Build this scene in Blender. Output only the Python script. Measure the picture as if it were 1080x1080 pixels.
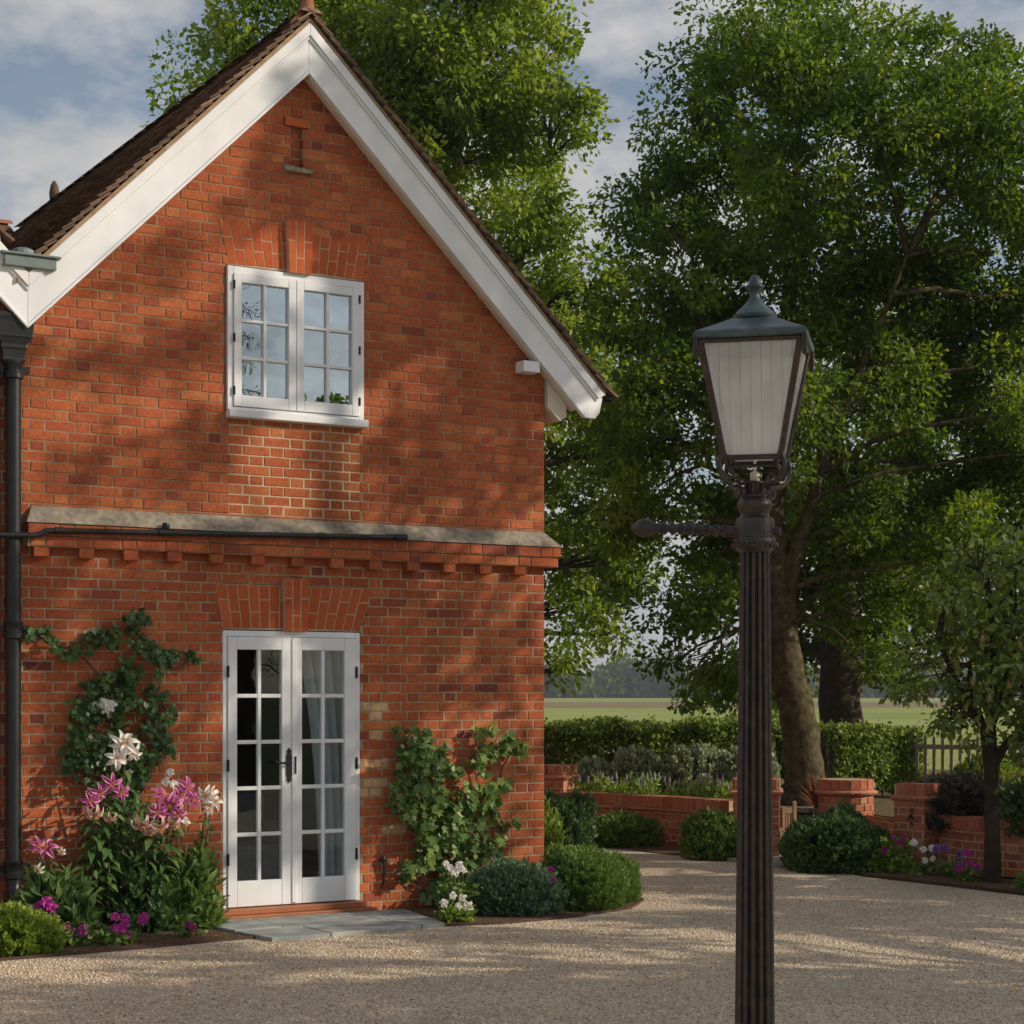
import bpy, math, random
import numpy as np
from mathutils import Vector

for o in list(bpy.data.objects):
    bpy.data.objects.remove(o)
random.seed(7)
RNG = np.random.default_rng(11)
R = math.radians
scene = bpy.context.scene
COL = scene.collection

# ------------------------------------------------------------------ camera
CZ = 1.72
cam = bpy.data.cameras.new('camera')
camo = bpy.data.objects.new('camera', cam)
COL.objects.link(camo)
camo.location = (0, 0, CZ)
camo.rotation_euler = (R(90), 0, 0)
cam.sensor_width = 36
cam.lens = 65.0
cam.shift_y = (731 - 540) / 1080
cam.clip_start = 0.1
cam.clip_end = 5000
scene.camera = camo

# ------------------------------------------------------------------ sky and sun
SUN_EL, SUN_AZ = R(25), R(98)          # azimuth clockwise from +Y (the view direction)
world = bpy.data.worlds.new('World')
scene.world = world
world.use_nodes = True
nt = world.node_tree
nt.nodes.clear()
def wn(t, **k):
    n = nt.nodes.new(t)
    for a, b in k.items():
        setattr(n, a, b)
    return n
sky = wn('ShaderNodeTexSky', sky_type='NISHITA')
sky.sun_disc = False
sky.sun_elevation = SUN_EL
sky.sun_rotation = SUN_AZ
sky.air_density = 1.0
sky.dust_density = 1.4
bg = wn('ShaderNodeBackground')
bg.inputs[1].default_value = 0.135
out = wn('ShaderNodeOutputWorld')
tc = wn('ShaderNodeTexCoord')
sep = wn('ShaderNodeSeparateXYZ')
nt.links.new(tc.outputs['Generated'], sep.inputs[0])
mp = wn('ShaderNodeMapping')
mp.inputs['Scale'].default_value = (2.6, 2.6, 5.0)
mp.inputs['Location'].default_value = (0.15, 0.9, 0.35)
nt.links.new(tc.outputs['Generated'], mp.inputs[0])
no = wn('ShaderNodeTexNoise')
no.inputs['Scale'].default_value = 2.5
no.inputs['Detail'].default_value = 9
no.inputs['Roughness'].default_value = 0.60
nt.links.new(mp.outputs[0], no.inputs['Vector'])
ramp = wn('ShaderNodeValToRGB')
ramp.color_ramp.elements[0].position = 0.44
ramp.color_ramp.elements[0].color = (0.16, 0.16, 0.16, 1)
ramp.color_ramp.elements[1].position = 0.58
ramp.color_ramp.elements[1].color = (1, 1, 1, 1)
nt.links.new(no.outputs['Fac'], ramp.inputs[0])
cl = wn('ShaderNodeMixRGB', blend_type='MIX')
cl.inputs['Color2'].default_value = (5.6, 5.5, 5.6, 1)
n2w = wn('ShaderNodeTexNoise')
n2w.inputs['Scale'].default_value = 7
n2w.inputs['Detail'].default_value = 6
nt.links.new(mp.outputs[0], n2w.inputs['Vector'])
rw = wn('ShaderNodeValToRGB')
rw.color_ramp.elements[0].position = .3
rw.color_ramp.elements[0].color = (4.0, 4.15, 4.4, 1)
rw.color_ramp.elements[1].position = .65
rw.color_ramp.elements[1].color = (5.8, 5.65, 5.6, 1)
nt.links.new(n2w.outputs['Fac'], rw.inputs[0])
nt.links.new(rw.outputs[0], cl.inputs['Color2'])
nt.links.new(ramp.outputs[0], cl.inputs['Fac'])
nt.links.new(sky.outputs[0], cl.inputs['Color1'])
nt.links.new(cl.outputs[0], bg.inputs[0])
nt.links.new(bg.outputs[0], out.inputs[0])

sun = bpy.data.lights.new('sun', 'SUN')
sun.energy = 5.0
sun.angle = R(0.53)
sun.color = (1.0, 0.87, 0.70)
suno = bpy.data.objects.new('sun', sun)
COL.objects.link(suno)
sd = Vector((math.sin(SUN_AZ) * math.cos(SUN_EL), math.cos(SUN_AZ) * math.cos(SUN_EL), math.sin(SUN_EL)))
suno.rotation_euler = sd.to_track_quat('Z', 'Y').to_euler()
suno.location = sd * 60

scene.view_settings.view_transform = 'Standard'
scene.view_settings.look = 'None'
scene.view_settings.gamma = 1
scene.view_settings.exposure = -0.36

# ------------------------------------------------------------------ materials
MATS = {}
def ramp_set(r, cols):
    e = r.color_ramp.elements
    n = len(cols)
    while len(e) < n:
        e.new(0.5)
    for i, c in enumerate(cols):
        e[i].position = i / (n - 1) if n > 1 else 0
        e[i].color = (*c, 1)

def mat(name, cols, rough=0.6, attr=False, nscale=0, nvar=0.25, bump=0, bscale=0, spec=0.4, metal=0, transl=0, big=0, bigscale=0.7, coat=0):
    """principled material: colour ramp driven by a per-face random value or by noise, with mottling and bump"""
    m = bpy.data.materials.new(name)
    m.use_nodes = True
    t = m.node_tree
    t.nodes.clear()
    N = t.nodes.new
    L = t.links.new
    o = N('ShaderNodeOutputMaterial')
    p = N('ShaderNodeBsdfPrincipled')
    p.inputs['Roughness'].default_value = rough
    p.inputs['Specular IOR Level'].default_value = spec
    p.inputs['Metallic'].default_value = metal
    p.inputs['Coat Weight'].default_value = coat
    geo = N('ShaderNodeTexCoord')
    if not isinstance(cols, list):
        cols = [cols, cols]
    rp = N('ShaderNodeValToRGB')
    ramp_set(rp, cols)
    if attr:
        a = N('ShaderNodeAttribute')
        a.attribute_name = 'rnd'
        L(a.outputs['Fac'], rp.inputs[0])
    elif nscale:
        n0 = N('ShaderNodeTexNoise')
        n0.inputs['Scale'].default_value = nscale
        n0.inputs['Detail'].default_value = 6
        L(geo.outputs['Object'], n0.inputs['Vector'])
        mr = N('ShaderNodeMapRange')
        mr.inputs[1].default_value = 0.3
        mr.inputs[2].default_value = 0.7
        L(n0.outputs['Fac'], mr.inputs[0])
        L(mr.outputs[0], rp.inputs[0])
    col = rp.outputs[0]
    if attr and nscale:
        n1 = N('ShaderNodeTexNoise')
        n1.inputs['Scale'].default_value = nscale
        n1.inputs['Detail'].default_value = 8
        n1.inputs['Roughness'].default_value = 0.65
        L(geo.outputs['Object'], n1.inputs['Vector'])
        mr = N('ShaderNodeMapRange')
        mr.inputs[1].default_value = 0.25
        mr.inputs[2].default_value = 0.75
        mr.inputs[3].default_value = 1 - nvar
        mr.inputs[4].default_value = 1 + nvar
        L(n1.outputs['Fac'], mr.inputs[0])
        mx = N('ShaderNodeMixRGB')
        mx.blend_type = 'MULTIPLY'
        mx.inputs['Fac'].default_value = 1
        L(col, mx.inputs[1])
        L(mr.outputs[0], mx.inputs[2])
        col = mx.outputs[0]
    if big:
        n2 = N('ShaderNodeTexNoise')
        n2.inputs['Scale'].default_value = bigscale
        n2.inputs['Detail'].default_value = 5
        mpg = N('ShaderNodeMapping')
        mpg.inputs['Scale'].default_value = (1.6, 1.0, .55)
        L(geo.outputs['Object'], mpg.inputs[0])
        L(mpg.outputs[0], n2.inputs['Vector'])
        mr = N('ShaderNodeMapRange')
        mr.inputs[1].default_value = 0.3
        mr.inputs[2].default_value = 0.7
        mr.inputs[3].default_value = 1 - big
        mr.inputs[4].default_value = 1 + big
        L(n2.outputs['Fac'], mr.inputs[0])
        mx = N('ShaderNodeMixRGB')
        mx.blend_type = 'MULTIPLY'
        mx.inputs['Fac'].default_value = 1
        L(col, mx.inputs[1])
        L(mr.outputs[0], mx.inputs[2])
        col = mx.outputs[0]
    L(col, p.inputs['Base Color'])
    if bump:
        nb = N('ShaderNodeTexNoise')
        nb.inputs['Scale'].default_value = bscale
        nb.inputs['Detail'].default_value = 6
        nb.inputs['Roughness'].default_value = 0.6
        L(geo.outputs['Object'], nb.inputs['Vector'])
        b = N('ShaderNodeBump')
        b.inputs['Strength'].default_value = 1
        b.inputs['Distance'].default_value = bump
        L(nb.outputs['Fac'], b.inputs['Height'])
        L(b.outputs[0], p.inputs['Normal'])
    if transl:
        tr = N('ShaderNodeBsdfTranslucent')
        hs = N('ShaderNodeHueSaturation')
        hs.inputs['Hue'].default_value = 0.485
        hs.inputs['Saturation'].default_value = 1.1
        hs.inputs['Value'].default_value = 1.5
        L(col, hs.inputs['Color'])
        L(hs.outputs[0], tr.inputs[0])
        ms = N('ShaderNodeMixShader')
        ms.inputs[0].default_value = transl
        L(p.outputs[0], ms.inputs[1])
        L(tr.outputs[0], ms.inputs[2])
        L(ms.outputs[0], o.inputs[0])
    else:
        L(p.outputs[0], o.inputs[0])
    MATS[name] = m
    return m

def glass(name, reflect, tint=(0.9, 0.95, 0.97), rough=0.0):
    m = bpy.data.materials.new(name)
    m.use_nodes = True
    t = m.node_tree
    t.nodes.clear()
    o = t.nodes.new('ShaderNodeOutputMaterial')
    g = t.nodes.new('ShaderNodeBsdfGlossy')
    g.inputs['Roughness'].default_value = rough
    g.inputs['Color'].default_value = (0.80, 0.92, 1, 1)
    tr = t.nodes.new('ShaderNodeBsdfTransparent')
    tr.inputs[0].default_value = (*tint, 1)
    ms = t.nodes.new('ShaderNodeMixShader')
    ms.inputs[0].default_value = reflect
    nb = t.nodes.new('ShaderNodeTexNoise')
    nb.inputs['Scale'].default_value = 2.5
    tcn = t.nodes.new('ShaderNodeTexCoord')
    t.links.new(tcn.outputs['Object'], nb.inputs['Vector'])
    b = t.nodes.new('ShaderNodeBump')
    b.inputs['Distance'].default_value = 0.0012
    t.links.new(nb.outputs['Fac'], b.inputs['Height'])
    t.links.new(b.outputs[0], g.inputs['Normal'])
    t.links.new(tr.outputs[0], ms.inputs[1])
    t.links.new(g.outputs[0], ms.inputs[2])
    t.links.new(ms.outputs[0], o.inputs[0])
    return m

BRICK = mat('brick', [(0.15, 0.045, 0.037), (0.27, 0.068, 0.036), (0.36, 0.09, 0.037), (0.41, 0.112, 0.042), (0.46, 0.16, 0.06), (0.5, 0.33, 0.19)], .85, attr=True, nscale=34, nvar=.38, bump=.004, bscale=60, spec=.2, big=.26, bigscale=.9)
BRICK_RUB = mat('rubbed_brick', [(.40, .085, .03), (.47, .115, .04)], .85, attr=True, nscale=30, nvar=.15, bump=.001, bscale=80, spec=.2, big=.08)
BRICK_OLD = mat('garden_brick', [(.24, .085, .055), (.36, .12, .065), (.43, .16, .085), (.46, .22, .13)], .9, attr=True, nscale=30, nvar=.35, bump=.004, bscale=60, spec=.2, big=.2, bigscale=1.5)
MORTAR = mat('mortar', [(.26, .175, .105), (.35, .25, .16), (.43, .33, .22)], .95, nscale=14, bump=.003, bscale=90, spec=.1)
MORTAR_UP = mat('upper_mortar', [(.22, .115, .06), (.30, .175, .10), (.38, .25, .15)], .95, nscale=6, bump=.003, bscale=90, spec=.1)
MORTAR_PALE = mat('pale_mortar', [(.42, .31, .20), (.56, .45, .32)], .95, nscale=14, bump=.002, bscale=90, spec=.1)
STONE = mat('weathered_stone', [(.17, .15, .12), (.25, .22, .17), (.33, .29, .22)], .9, nscale=22, bump=.004, bscale=60, spec=.2, big=.25, bigscale=2)
WHITE = mat('white_paint', [(.73, .75, .77), (.79, .80, .82)], .45, nscale=5, bump=.0008, bscale=30, spec=.4, big=.07, bigscale=2.2)
SOFFIT = mat('cream_soffit_paint', [(.62, .55, .45), (.70, .63, .52)], .6, nscale=6)
TILE = mat('clay_tile', [(.09, .065, .05), (.15, .095, .065), (.20, .125, .08), (.29, .20, .13)], .85, attr=True, nscale=26, nvar=.4, bump=.003, bscale=60, spec=.2, big=.25, bigscale=1.2)
TERRA = mat('terracotta', [(.26, .10, .05), (.34, .15, .075)], .8, nscale=14, bump=.002, bscale=50, spec=.25)
LEAD = mat('lead_sheet', [(.12, .16, .16), (.20, .25, .25)], .5, nscale=10, bump=.002, bscale=30, spec=.5)
IRON = mat('black_gloss_iron', [(.009, .010, .011), (.017, .019, .020)], .36, nscale=18, bump=.0012, bscale=70, spec=.35)
TIMBER = mat('varnished_timber', [(.30, .105, .045), (.40, .15, .065)], .5, nscale=8, bump=.001, bscale=60)
OAKWOOD = mat('weathered_gate_wood', [(.30, .19, .11), (.42, .29, .18)], .8, nscale=14, bump=.002, bscale=50)
GREYWOOD = mat('grey_fence_wood', [(.22, .19, .15), (.34, .29, .23)], .85, nscale=14, bump=.002, bscale=50)
SLATE = mat('slate_slab', [(.19, .21, .205), (.30, .32, .31), (.40, .41, .39)], .7, nscale=5, bump=.004, bscale=14, attr=False, big=.2, bigscale=2.5)
SOIL = mat('bark_soil', [(.055, .035, .022), (.12, .078, .05), (.22, .15, .10)], .95, nscale=34, bump=.02, bscale=40, spec=.1)
BARK = mat('bark', [(0.044, 0.035, 0.02), (0.089, 0.073, 0.043), (0.137, 0.118, 0.071)], .95, nscale=11, bump=.02, bscale=14, spec=.1)
BARK_DK = mat('dark_bark', [(0.033, 0.024, 0.019), (0.07, 0.054, 0.039)], .95, nscale=11, bump=.02, bscale=14, spec=.1)
STEM = mat('green_stem', [(.07, .10, .03), (.10, .09, .04)], .7, nscale=14)
TWIG = mat('brown_twig', [(.07, .045, .03), (.12, .08, .05)], .85, nscale=14)
L_OAK = mat('oak_leaf', [(0.048, 0.096, 0.015), (0.081, 0.146, 0.02), (0.121, 0.197, 0.024), (0.197, 0.274, 0.036)], .5, attr=True, spec=.3, transl=.5)
L_LIME = mat('lime_leaf', [(0.095, 0.156, 0.021), (0.152, 0.229, 0.028), (0.228, 0.322, 0.043), (0.324, 0.413, 0.065)], .5, attr=True, spec=.28, transl=.45)
L_BACK = mat('background_leaf', [(0.056, 0.099, 0.019), (0.096, 0.147, 0.029), (0.152, 0.205, 0.042)], .5, attr=True, spec=.25, transl=.4)
L_PEAR = mat('pear_leaf', [(0.105, 0.168, 0.037), (0.16, 0.235, 0.049), (0.245, 0.31, 0.067)], .38, attr=True, spec=.5, transl=.3)
L_HEDGE = mat('hedge_leaf', [(0.094, 0.157, 0.03), (0.162, 0.248, 0.046), (0.327, 0.404, 0.07)], .4, attr=True, spec=.5, transl=.3)
L_SUNTONE = mat('sunlit_tone_leaf', [(.14, .20, .085), (.28, .35, .19), (.46, .52, .36)], .5, attr=True, spec=.4, transl=.2)  # pale stops put the sunlight on hedge leaves into the colour
L_LAV = mat('sunlit_tone_lavender_leaf', [(.19, .30, .05), (.31, .43, .09)], .5, attr=True, transl=.3)  # bright yellow-green paints sunlight into the lavender leaves
L_IVY = mat('ivy_leaf', [(0.041, 0.089, 0.026), (0.065, 0.138, 0.036), (0.121, 0.218, 0.049)], .35, attr=True, spec=.5, transl=.2)
L_VINE = mat('vine_leaf', [(0.081, 0.15, 0.039), (0.132, 0.22, 0.053), (0.232, 0.325, 0.074)], .42, attr=True, spec=.45, transl=.28)
L_LILY = mat('lily_leaf', [(0.054, 0.114, 0.035), (0.087, 0.166, 0.049), (0.164, 0.264, 0.07)], .33, attr=True, spec=.5, transl=.2)
L_GREYSHRUB = mat('grey_green_leaf', [(0.083, 0.143, 0.075), (0.128, 0.209, 0.113), (0.224, 0.314, 0.164)], .5, attr=True, spec=.4, transl=.22)
L_HEBE = mat('hebe_leaf', [(0.07, 0.14, 0.031), (0.121, 0.21, 0.044), (0.211, 0.306, 0.061)], .42, attr=True, spec=.4, transl=.22)
L_LIMESHRUB = mat('lime_shrub_leaf', [(.12, .20, .025), (.20, .30, .04), (.28, .38, .07)], .5, attr=True, spec=.4, transl=.3)
L_DARK = mat('dark_shrub_leaf', [(0.05, 0.1, 0.036), (0.08, 0.145, 0.051), (0.14, 0.217, 0.073)], .45, attr=True, spec=.4, transl=.2)
L_PURPLE = mat('purple_leaf', [(0.061, 0.058, 0.048), (0.101, 0.099, 0.072)], .5, attr=True, spec=.4, transl=.2)
L_RED = mat('cordyline_leaf', [(.20, .05, .035), (.33, .11, .06)], .45, attr=True, spec=.5, transl=.2)
P_PINK = mat('pink_petal', [(.42, .03, .22), (.55, .09, .34), (.70, .36, .50), (.80, .68, .68)], .5, attr=True, transl=.25)
P_PALE = mat('faded_pink_petal', [(.62, .33, .30), (.70, .47, .42), (.74, .60, .54)], .6, attr=True, transl=.25)
P_WHITE = mat('white_petal', [(.80, .74, .66), (.84, .82, .78), (.86, .85, .82)], .5, attr=True, transl=.25)
P_MAG = mat('magenta_petal', [(.40, .02, .25), (.50, .05, .34), (.60, .14, .45)], .55, attr=True, transl=.2)
P_VIOLET = mat('violet_petal', [(.10, .03, .20), (.30, .12, .42), (.55, .42, .62)], .55, attr=True, transl=.2)
P_YEL = mat('orange_stamen', [(.45, .17, .03), (.60, .28, .05)], .6)
PEAR = mat('pear_skin', [(.22, .13, .045), (.17, .17, .04)], .45, nscale=9)
CURTAIN = mat('blue_grey_curtain', [(.42, .48, .50), (.52, .57, .58)], .9, nscale=4)
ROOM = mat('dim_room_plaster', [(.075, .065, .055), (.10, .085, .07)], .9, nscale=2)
SOFA = mat('sofa_fabric', [(.30, .28, .26), (.38, .36, .34)], .9, nscale=30)
LAMPGREEN = mat('lamp_green_paint', [(0.025, 0.042, 0.048), (0.049, 0.077, 0.084), (0.084, 0.119, 0.126)], .38, nscale=16, bump=.001, bscale=50, spec=.5)
LAMPIRON = mat('lamp_iron', [(0.015, 0.012, 0.011), (0.03, 0.02, 0.018), (0.065, 0.037, 0.027)], .33, nscale=30, bump=.0016, bscale=110, spec=.5)
BULB = mat('bulb_glass', [(.62, .60, .55), (.66, .64, .58)], .2)
CERAMIC = mat('cream_ceramic', [(.70, .62, .48), (.72, .64, .50)], .4)
FLOOD = mat('flood_lens', [(.50, .54, .55), (.55, .58, .58)], .2)
PEBBLE = mat('pebble', [(0.299, 0.2, 0.113), (0.498, 0.363, 0.228), (0.648, 0.508, 0.347), (0.747, 0.617, 0.455), (0.461, 0.4, 0.324), (0.873, 0.762, 0.591)], .8, attr=True, spec=.3)
GLASS_DOOR = glass('door_glass', .06)
GLASS_UP = glass('window_glass', .50)

# reeded, milky lantern glass
def lantern_glass():
    m = bpy.data.materials.new('reeded_milky_glass')
    m.use_nodes = True
    t = m.node_tree
    t.nodes.clear()
    N = t.nodes.new
    L = t.links.new
    o = N('ShaderNodeOutputMaterial')
    df = N('ShaderNodeBsdfPrincipled')
    df.inputs['Base Color'].default_value = (.88, .88, .86, 1)
    df.inputs['Roughness'].default_value = .12
    ng = N('ShaderNodeTexNoise')
    ng.inputs['Scale'].default_value = 9
    ng.inputs['Detail'].default_value = 7
    rg = N('ShaderNodeValToRGB')
    ramp_set(rg, [(.66, .66, .62), (.86, .87, .86), (.93, .94, .94)])
    rg.color_ramp.elements[0].position = .25
    rg.color_ramp.elements[2].position = .75
    L(ng.outputs['Fac'], rg.inputs[0])
    L(rg.outputs[0], df.inputs['Base Color'])
    tl = N('ShaderNodeBsdfTranslucent')
    tl.inputs[0].default_value = (.92, .92, .90, 1)
    m1 = N('ShaderNodeMixShader')
    m1.inputs[0].default_value = .4
    tr = N('ShaderNodeBsdfTransparent')
    m2 = N('ShaderNodeMixShader')
    m2.inputs[0].default_value = .70
    tcn = N('ShaderNodeTexCoord')
    L(tcn.outputs['Object'], ng.inputs['Vector'])
    w = N('ShaderNodeTexWave')
    w.wave_type = 'BANDS'
    w.bands_direction = 'X'
    w.inputs['Scale'].default_value = 9.5
    w.inputs['Distortion'].default_value = 0
    L(tcn.outputs['Object'], w.inputs['Vector'])
    rp = N('ShaderNodeMapRange')
    rp.inputs[1].default_value = 0
    rp.inputs[2].default_value = .02
    L(w.outputs['Fac'], rp.inputs[0])
    b = N('ShaderNodeBump')
    b.inputs['Distance'].default_value = .002
    L(rp.outputs[0], b.inputs['Height'])
    L(b.outputs[0], df.inputs['Normal'])
    L(df.outputs[0], m1.inputs[1])
    L(tl.outputs[0], m1.inputs[2])
    L(tr.outputs[0], m2.inputs[1])
    L(m1.outputs[0], m2.inputs[2])
    L(m2.outputs[0], o.inputs[0])
    return m
GLASS_LAMP = lantern_glass()

# ------------------------------------------------------------------ mesh helpers
def rn(a, b):
    return random.uniform(a, b)

class MB:
    def __init__(self, T=None):
        self.v, self.f, self.c, self.T = [], [], [], T
    def add(self, vs, fs, c=None):
        k = len(self.v)
        if self.T:
            vs = [self.T(*p) for p in vs]
        self.v += [tuple(p) for p in vs]
        c = random.random() if c is None else c
        for f in fs:
            self.f.append([k + i for i in f])
            self.c.append(c)
    def box(self, a, b, c=None):
        (x0, y0, z0), (x1, y1, z1) = a, b
        vs = [(x0, y0, z0), (x1, y0, z0), (x1, y1, z0), (x0, y1, z0), (x0, y0, z1), (x1, y0, z1), (x1, y1, z1), (x0, y1, z1)]
        self.add(vs, [(0, 3, 2, 1), (4, 5, 6, 7), (0, 1, 5, 4), (1, 2, 6, 5), (2, 3, 7, 6), (3, 0, 4, 7)], c)
    def prism(self, poly, y0, y1, c=None):
        """polygon in x,z extruded along y"""
        n = len(poly)
        vs = [(x, y0, z) for x, z in poly] + [(x, y1, z) for x, z in poly]
        fs = [list(range(n)), list(range(2 * n - 1, n - 1, -1))] + [(i, i + n, (i + 1) % n + n, (i + 1) % n) for i in range(n)]
        self.add(vs, fs, c)
    def slab(self, poly, z0, z1, c=None):
        n = len(poly)
        vs = [(x, y, z0) for x, y in poly] + [(x, y, z1) for x, y in poly]
        fs = [list(range(n - 1, -1, -1)), list(range(n, 2 * n))] + [(i, (i + 1) % n, (i + 1) % n + n, i + n) for i in range(n)]
        self.add(vs, fs, c)
    def tube(self, pts, rad, n=8, cap=True, c=None):
        pts = [Vector(p) for p in pts]
        if not isinstance(rad, (list, tuple)):
            rad = [rad] * len(pts)
        vs, fs = [], []
        ref = None
        for i, p in enumerate(pts):
            d = (pts[min(i + 1, len(pts) - 1)] - pts[max(i - 1, 0)])
            if d.length < 1e-9:
                d = Vector((0, 0, 1))
            d.normalize()
            if ref is None:
                ref = Vector((1, 0, 0)) if abs(d.x) < .8 else Vector((0, 1, 0))
            a = (ref - d * ref.dot(d)).normalized()
            ref = a
            b = d.cross(a)
            for k in range(n):
                t = 2 * math.pi * k / n
                vs.append(p + (a * math.cos(t) + b * math.sin(t)) * rad[i])
        for i in range(len(pts) - 1):
            for k in range(n):
                fs.append((i * n + k, i * n + (k + 1) % n, (i + 1) * n + (k + 1) % n, (i + 1) * n + k))
        if cap:
            fs.append(list(range(n - 1, -1, -1)))
            fs.append(list(range((len(pts) - 1) * n, len(pts) * n)))
        self.add(vs, fs, c)
    def lathe(self, prof, n=24, o=(0, 0, 0), flute=0, nf=0, c=None):
        vs, fs = [], []
        for r, z in prof:
            for k in range(n):
                t = 2 * math.pi * k / n
                rr = r * (1 - flute * (0.5 + 0.5 * math.cos(nf * t)) ** 2) if flute else r
                vs.append((o[0] + rr * math.cos(t), o[1] + rr * math.sin(t), o[2] + z))
        for i in range(len(prof) - 1):
            for k in range(n):
                fs.append((i * n + k, i * n + (k + 1) % n, (i + 1) * n + (k + 1) % n, (i + 1) * n + k))
        fs.append(list(range(n - 1, -1, -1)))
        fs.append(list(range((len(prof) - 1) * n, len(prof) * n)))
        self.add(vs, fs, c)
    def build(self, name, m, parent=None, smooth=False, bevel=0):
        me = bpy.data.meshes.new(name)
        me.from_pydata(self.v, [], self.f)
        at = me.attributes.new('rnd', 'FLOAT', 'FACE')
        at.data.foreach_set('value', np.array(self.c, dtype=np.float32))
        if smooth:
            me.polygons.foreach_set('use_smooth', [True] * len(me.polygons))
        me.materials.append(m)
        o = bpy.data.objects.new(name, me)
        COL.objects.link(o)
        if parent:
            o.parent = parent
        if bevel:
            b = o.modifiers.new('bevel', 'BEVEL')
            b.width = bevel
            b.segments = 2
            b.limit_method = 'ANGLE'
        if smooth:
            try:
                me.set_sharp_from_angle(angle=R(40))
            except Exception:
                pass
        return o

def arr_obj(name, V, F, rnd, m, parent=None, smooth=False):
    """mesh from numpy arrays; F is (n,3) or (n,4)"""
    me = bpy.data.meshes.new(name)
    k = F.shape[1]
    me.vertices.add(len(V))
    me.vertices.foreach_set('co', V.astype(np.float32).ravel())
    me.loops.add(F.size)
    me.loops.foreach_set('vertex_index', F.astype(np.int32).ravel())
    me.polygons.add(len(F))
    me.polygons.foreach_set('loop_start', np.arange(0, F.size, k, dtype=np.int32))
    me.polygons.foreach_set('loop_total', np.full(len(F), k, dtype=np.int32))
    if smooth:
        me.polygons.foreach_set('use_smooth', np.ones(len(F), dtype=bool))
    at = me.attributes.new('rnd', 'FLOAT', 'FACE')
    at.data.foreach_set('value', rnd.astype(np.float32))
    me.update(calc_edges=True)
    me.materials.append(m)
    o = bpy.data.objects.new(name, me)
    COL.objects.link(o)
    if parent:
        o.parent = parent
    return o

def unit(a):
    return a / np.maximum(np.linalg.norm(a, axis=1, keepdims=True), 1e-9)

def inst(tv, tf, P, D, Nn, S, rnd):
    """instances of a small template: y along D, z along Nn"""
    tv = np.array(tv, float)
    tf = np.array(tf, int)
    D = unit(D)
    B = unit(np.cross(D, Nn))
    Nn = np.cross(B, D)
    S = np.asarray(S, float).reshape(-1, 1, 1)
    V = P[:, None, :] + S * (tv[None, :, 0:1] * B[:, None, :] + tv[None, :, 1:2] * D[:, None, :] + tv[None, :, 2:3] * Nn[:, None, :])
    n, k = len(P), len(tv)
    F = (tf[None, :, :] + (np.arange(n) * k)[:, None, None]).reshape(-1, tf.shape[1])
    return V.reshape(-1, 3), F, np.repeat(rnd, len(tf))

LEAF_V = [(0, 0, 0), (-.30, .48, .07), (.30, .48, .07), (0, 1, -.04)]
LEAF_F = [(0, 2, 3), (0, 3, 1)]
NARROW_V = [(0, 0, 0), (-.15, .45, .04), (.15, .45, .04), (0, 1, -.08)]
LONG_V = [(0, 0, 0), (-.15, .3, .05), (.15, .3, .05), (0, .3, .02), (-.15, .6, .0), (.15, .6, .0), (0, .6, -.03), (0, 1, -.26)]
LONG_F = [(0, 3, 1), (0, 2, 3), (1, 3, 6), (1, 6, 4), (3, 2, 5), (3, 5, 6), (4, 6, 7), (6, 5, 7)]
LOBE_V = [(0, .35, 0), (0, 0, 0), (-.36, .05, .04), (-.30, .34, .02), (-.50, .62, .07), (-.18, .64, .02), (0, 1, -.05), (.18, .64, .02), (.50, .62, .07), (.30, .34, .02), (.36, .05, .04)]
LOBE_F = [(0, i, i + 1) for i in range(1, 10)] + [(0, 10, 1)]
LOBE_F = [(a, c, b) for a, b, c in LOBE_F]
OAK_V = [(0, 0, 0), (-.20, .28, .05), (-.14, .45, .02), (-.30, .66, .07), (0, 1, -.05), (.30, .66, .07), (.14, .45, .02), (.20, .28, .05)]
OAK_F = [(0, 4, 2), (0, 2, 1), (2, 4, 3), (0, 6, 4), (0, 7, 6), (6, 5, 4)]

def thing(name, label, cat, loc=(0, 0, 0), rz=0, group=None):
    o = bpy.data.objects.new(name, None)
    COL.objects.link(o)
    o.empty_display_size = .2
    o.location = loc
    o.rotation_euler = (0, 0, rz)
    return tag(o, label, cat, group)

def tag(o, label, cat, group=None, kind=None):
    o['label'] = label
    o['category'] = cat
    if group:
        o['group'] = group
    if kind:
        o['kind'] = kind
    return o

def struct(o, kind='structure', label=None):
    o['kind'] = kind
    if label:
        o['label'] = label
    return o

def rand_dirs(n):
    return unit(RNG.normal(size=(n, 3)))

# ------------------------------------------------------------------ ground
UX, UY = 0.85679214, 0.51566194          # the house front runs along u; its normal n points at the viewer's side
W0 = Vector((-2.17879487, 13.93, 0))
YAW = math.atan2(UY, UX)
def HW(s, o, z=0):
    return Vector((W0.x + UX * s + UY * o, W0.y + UY * s - UX * o, z))

def sheet(name, poly, z, m):
    b = MB()
    b.add([(x, y, z) for x, y in poly], [list(range(len(poly)))])
    return b.build(name, m)

GROUND = mat('rough_grass', [(.06, .085, .02), (.10, .125, .035)], .95, nscale=.6, bump=.02, bscale=9, spec=.1)
struct(sheet('ground', [(-1800, -600), (1800, -600), (1800, 2500), (-1800, 2500)], -.03, GROUND))

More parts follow.
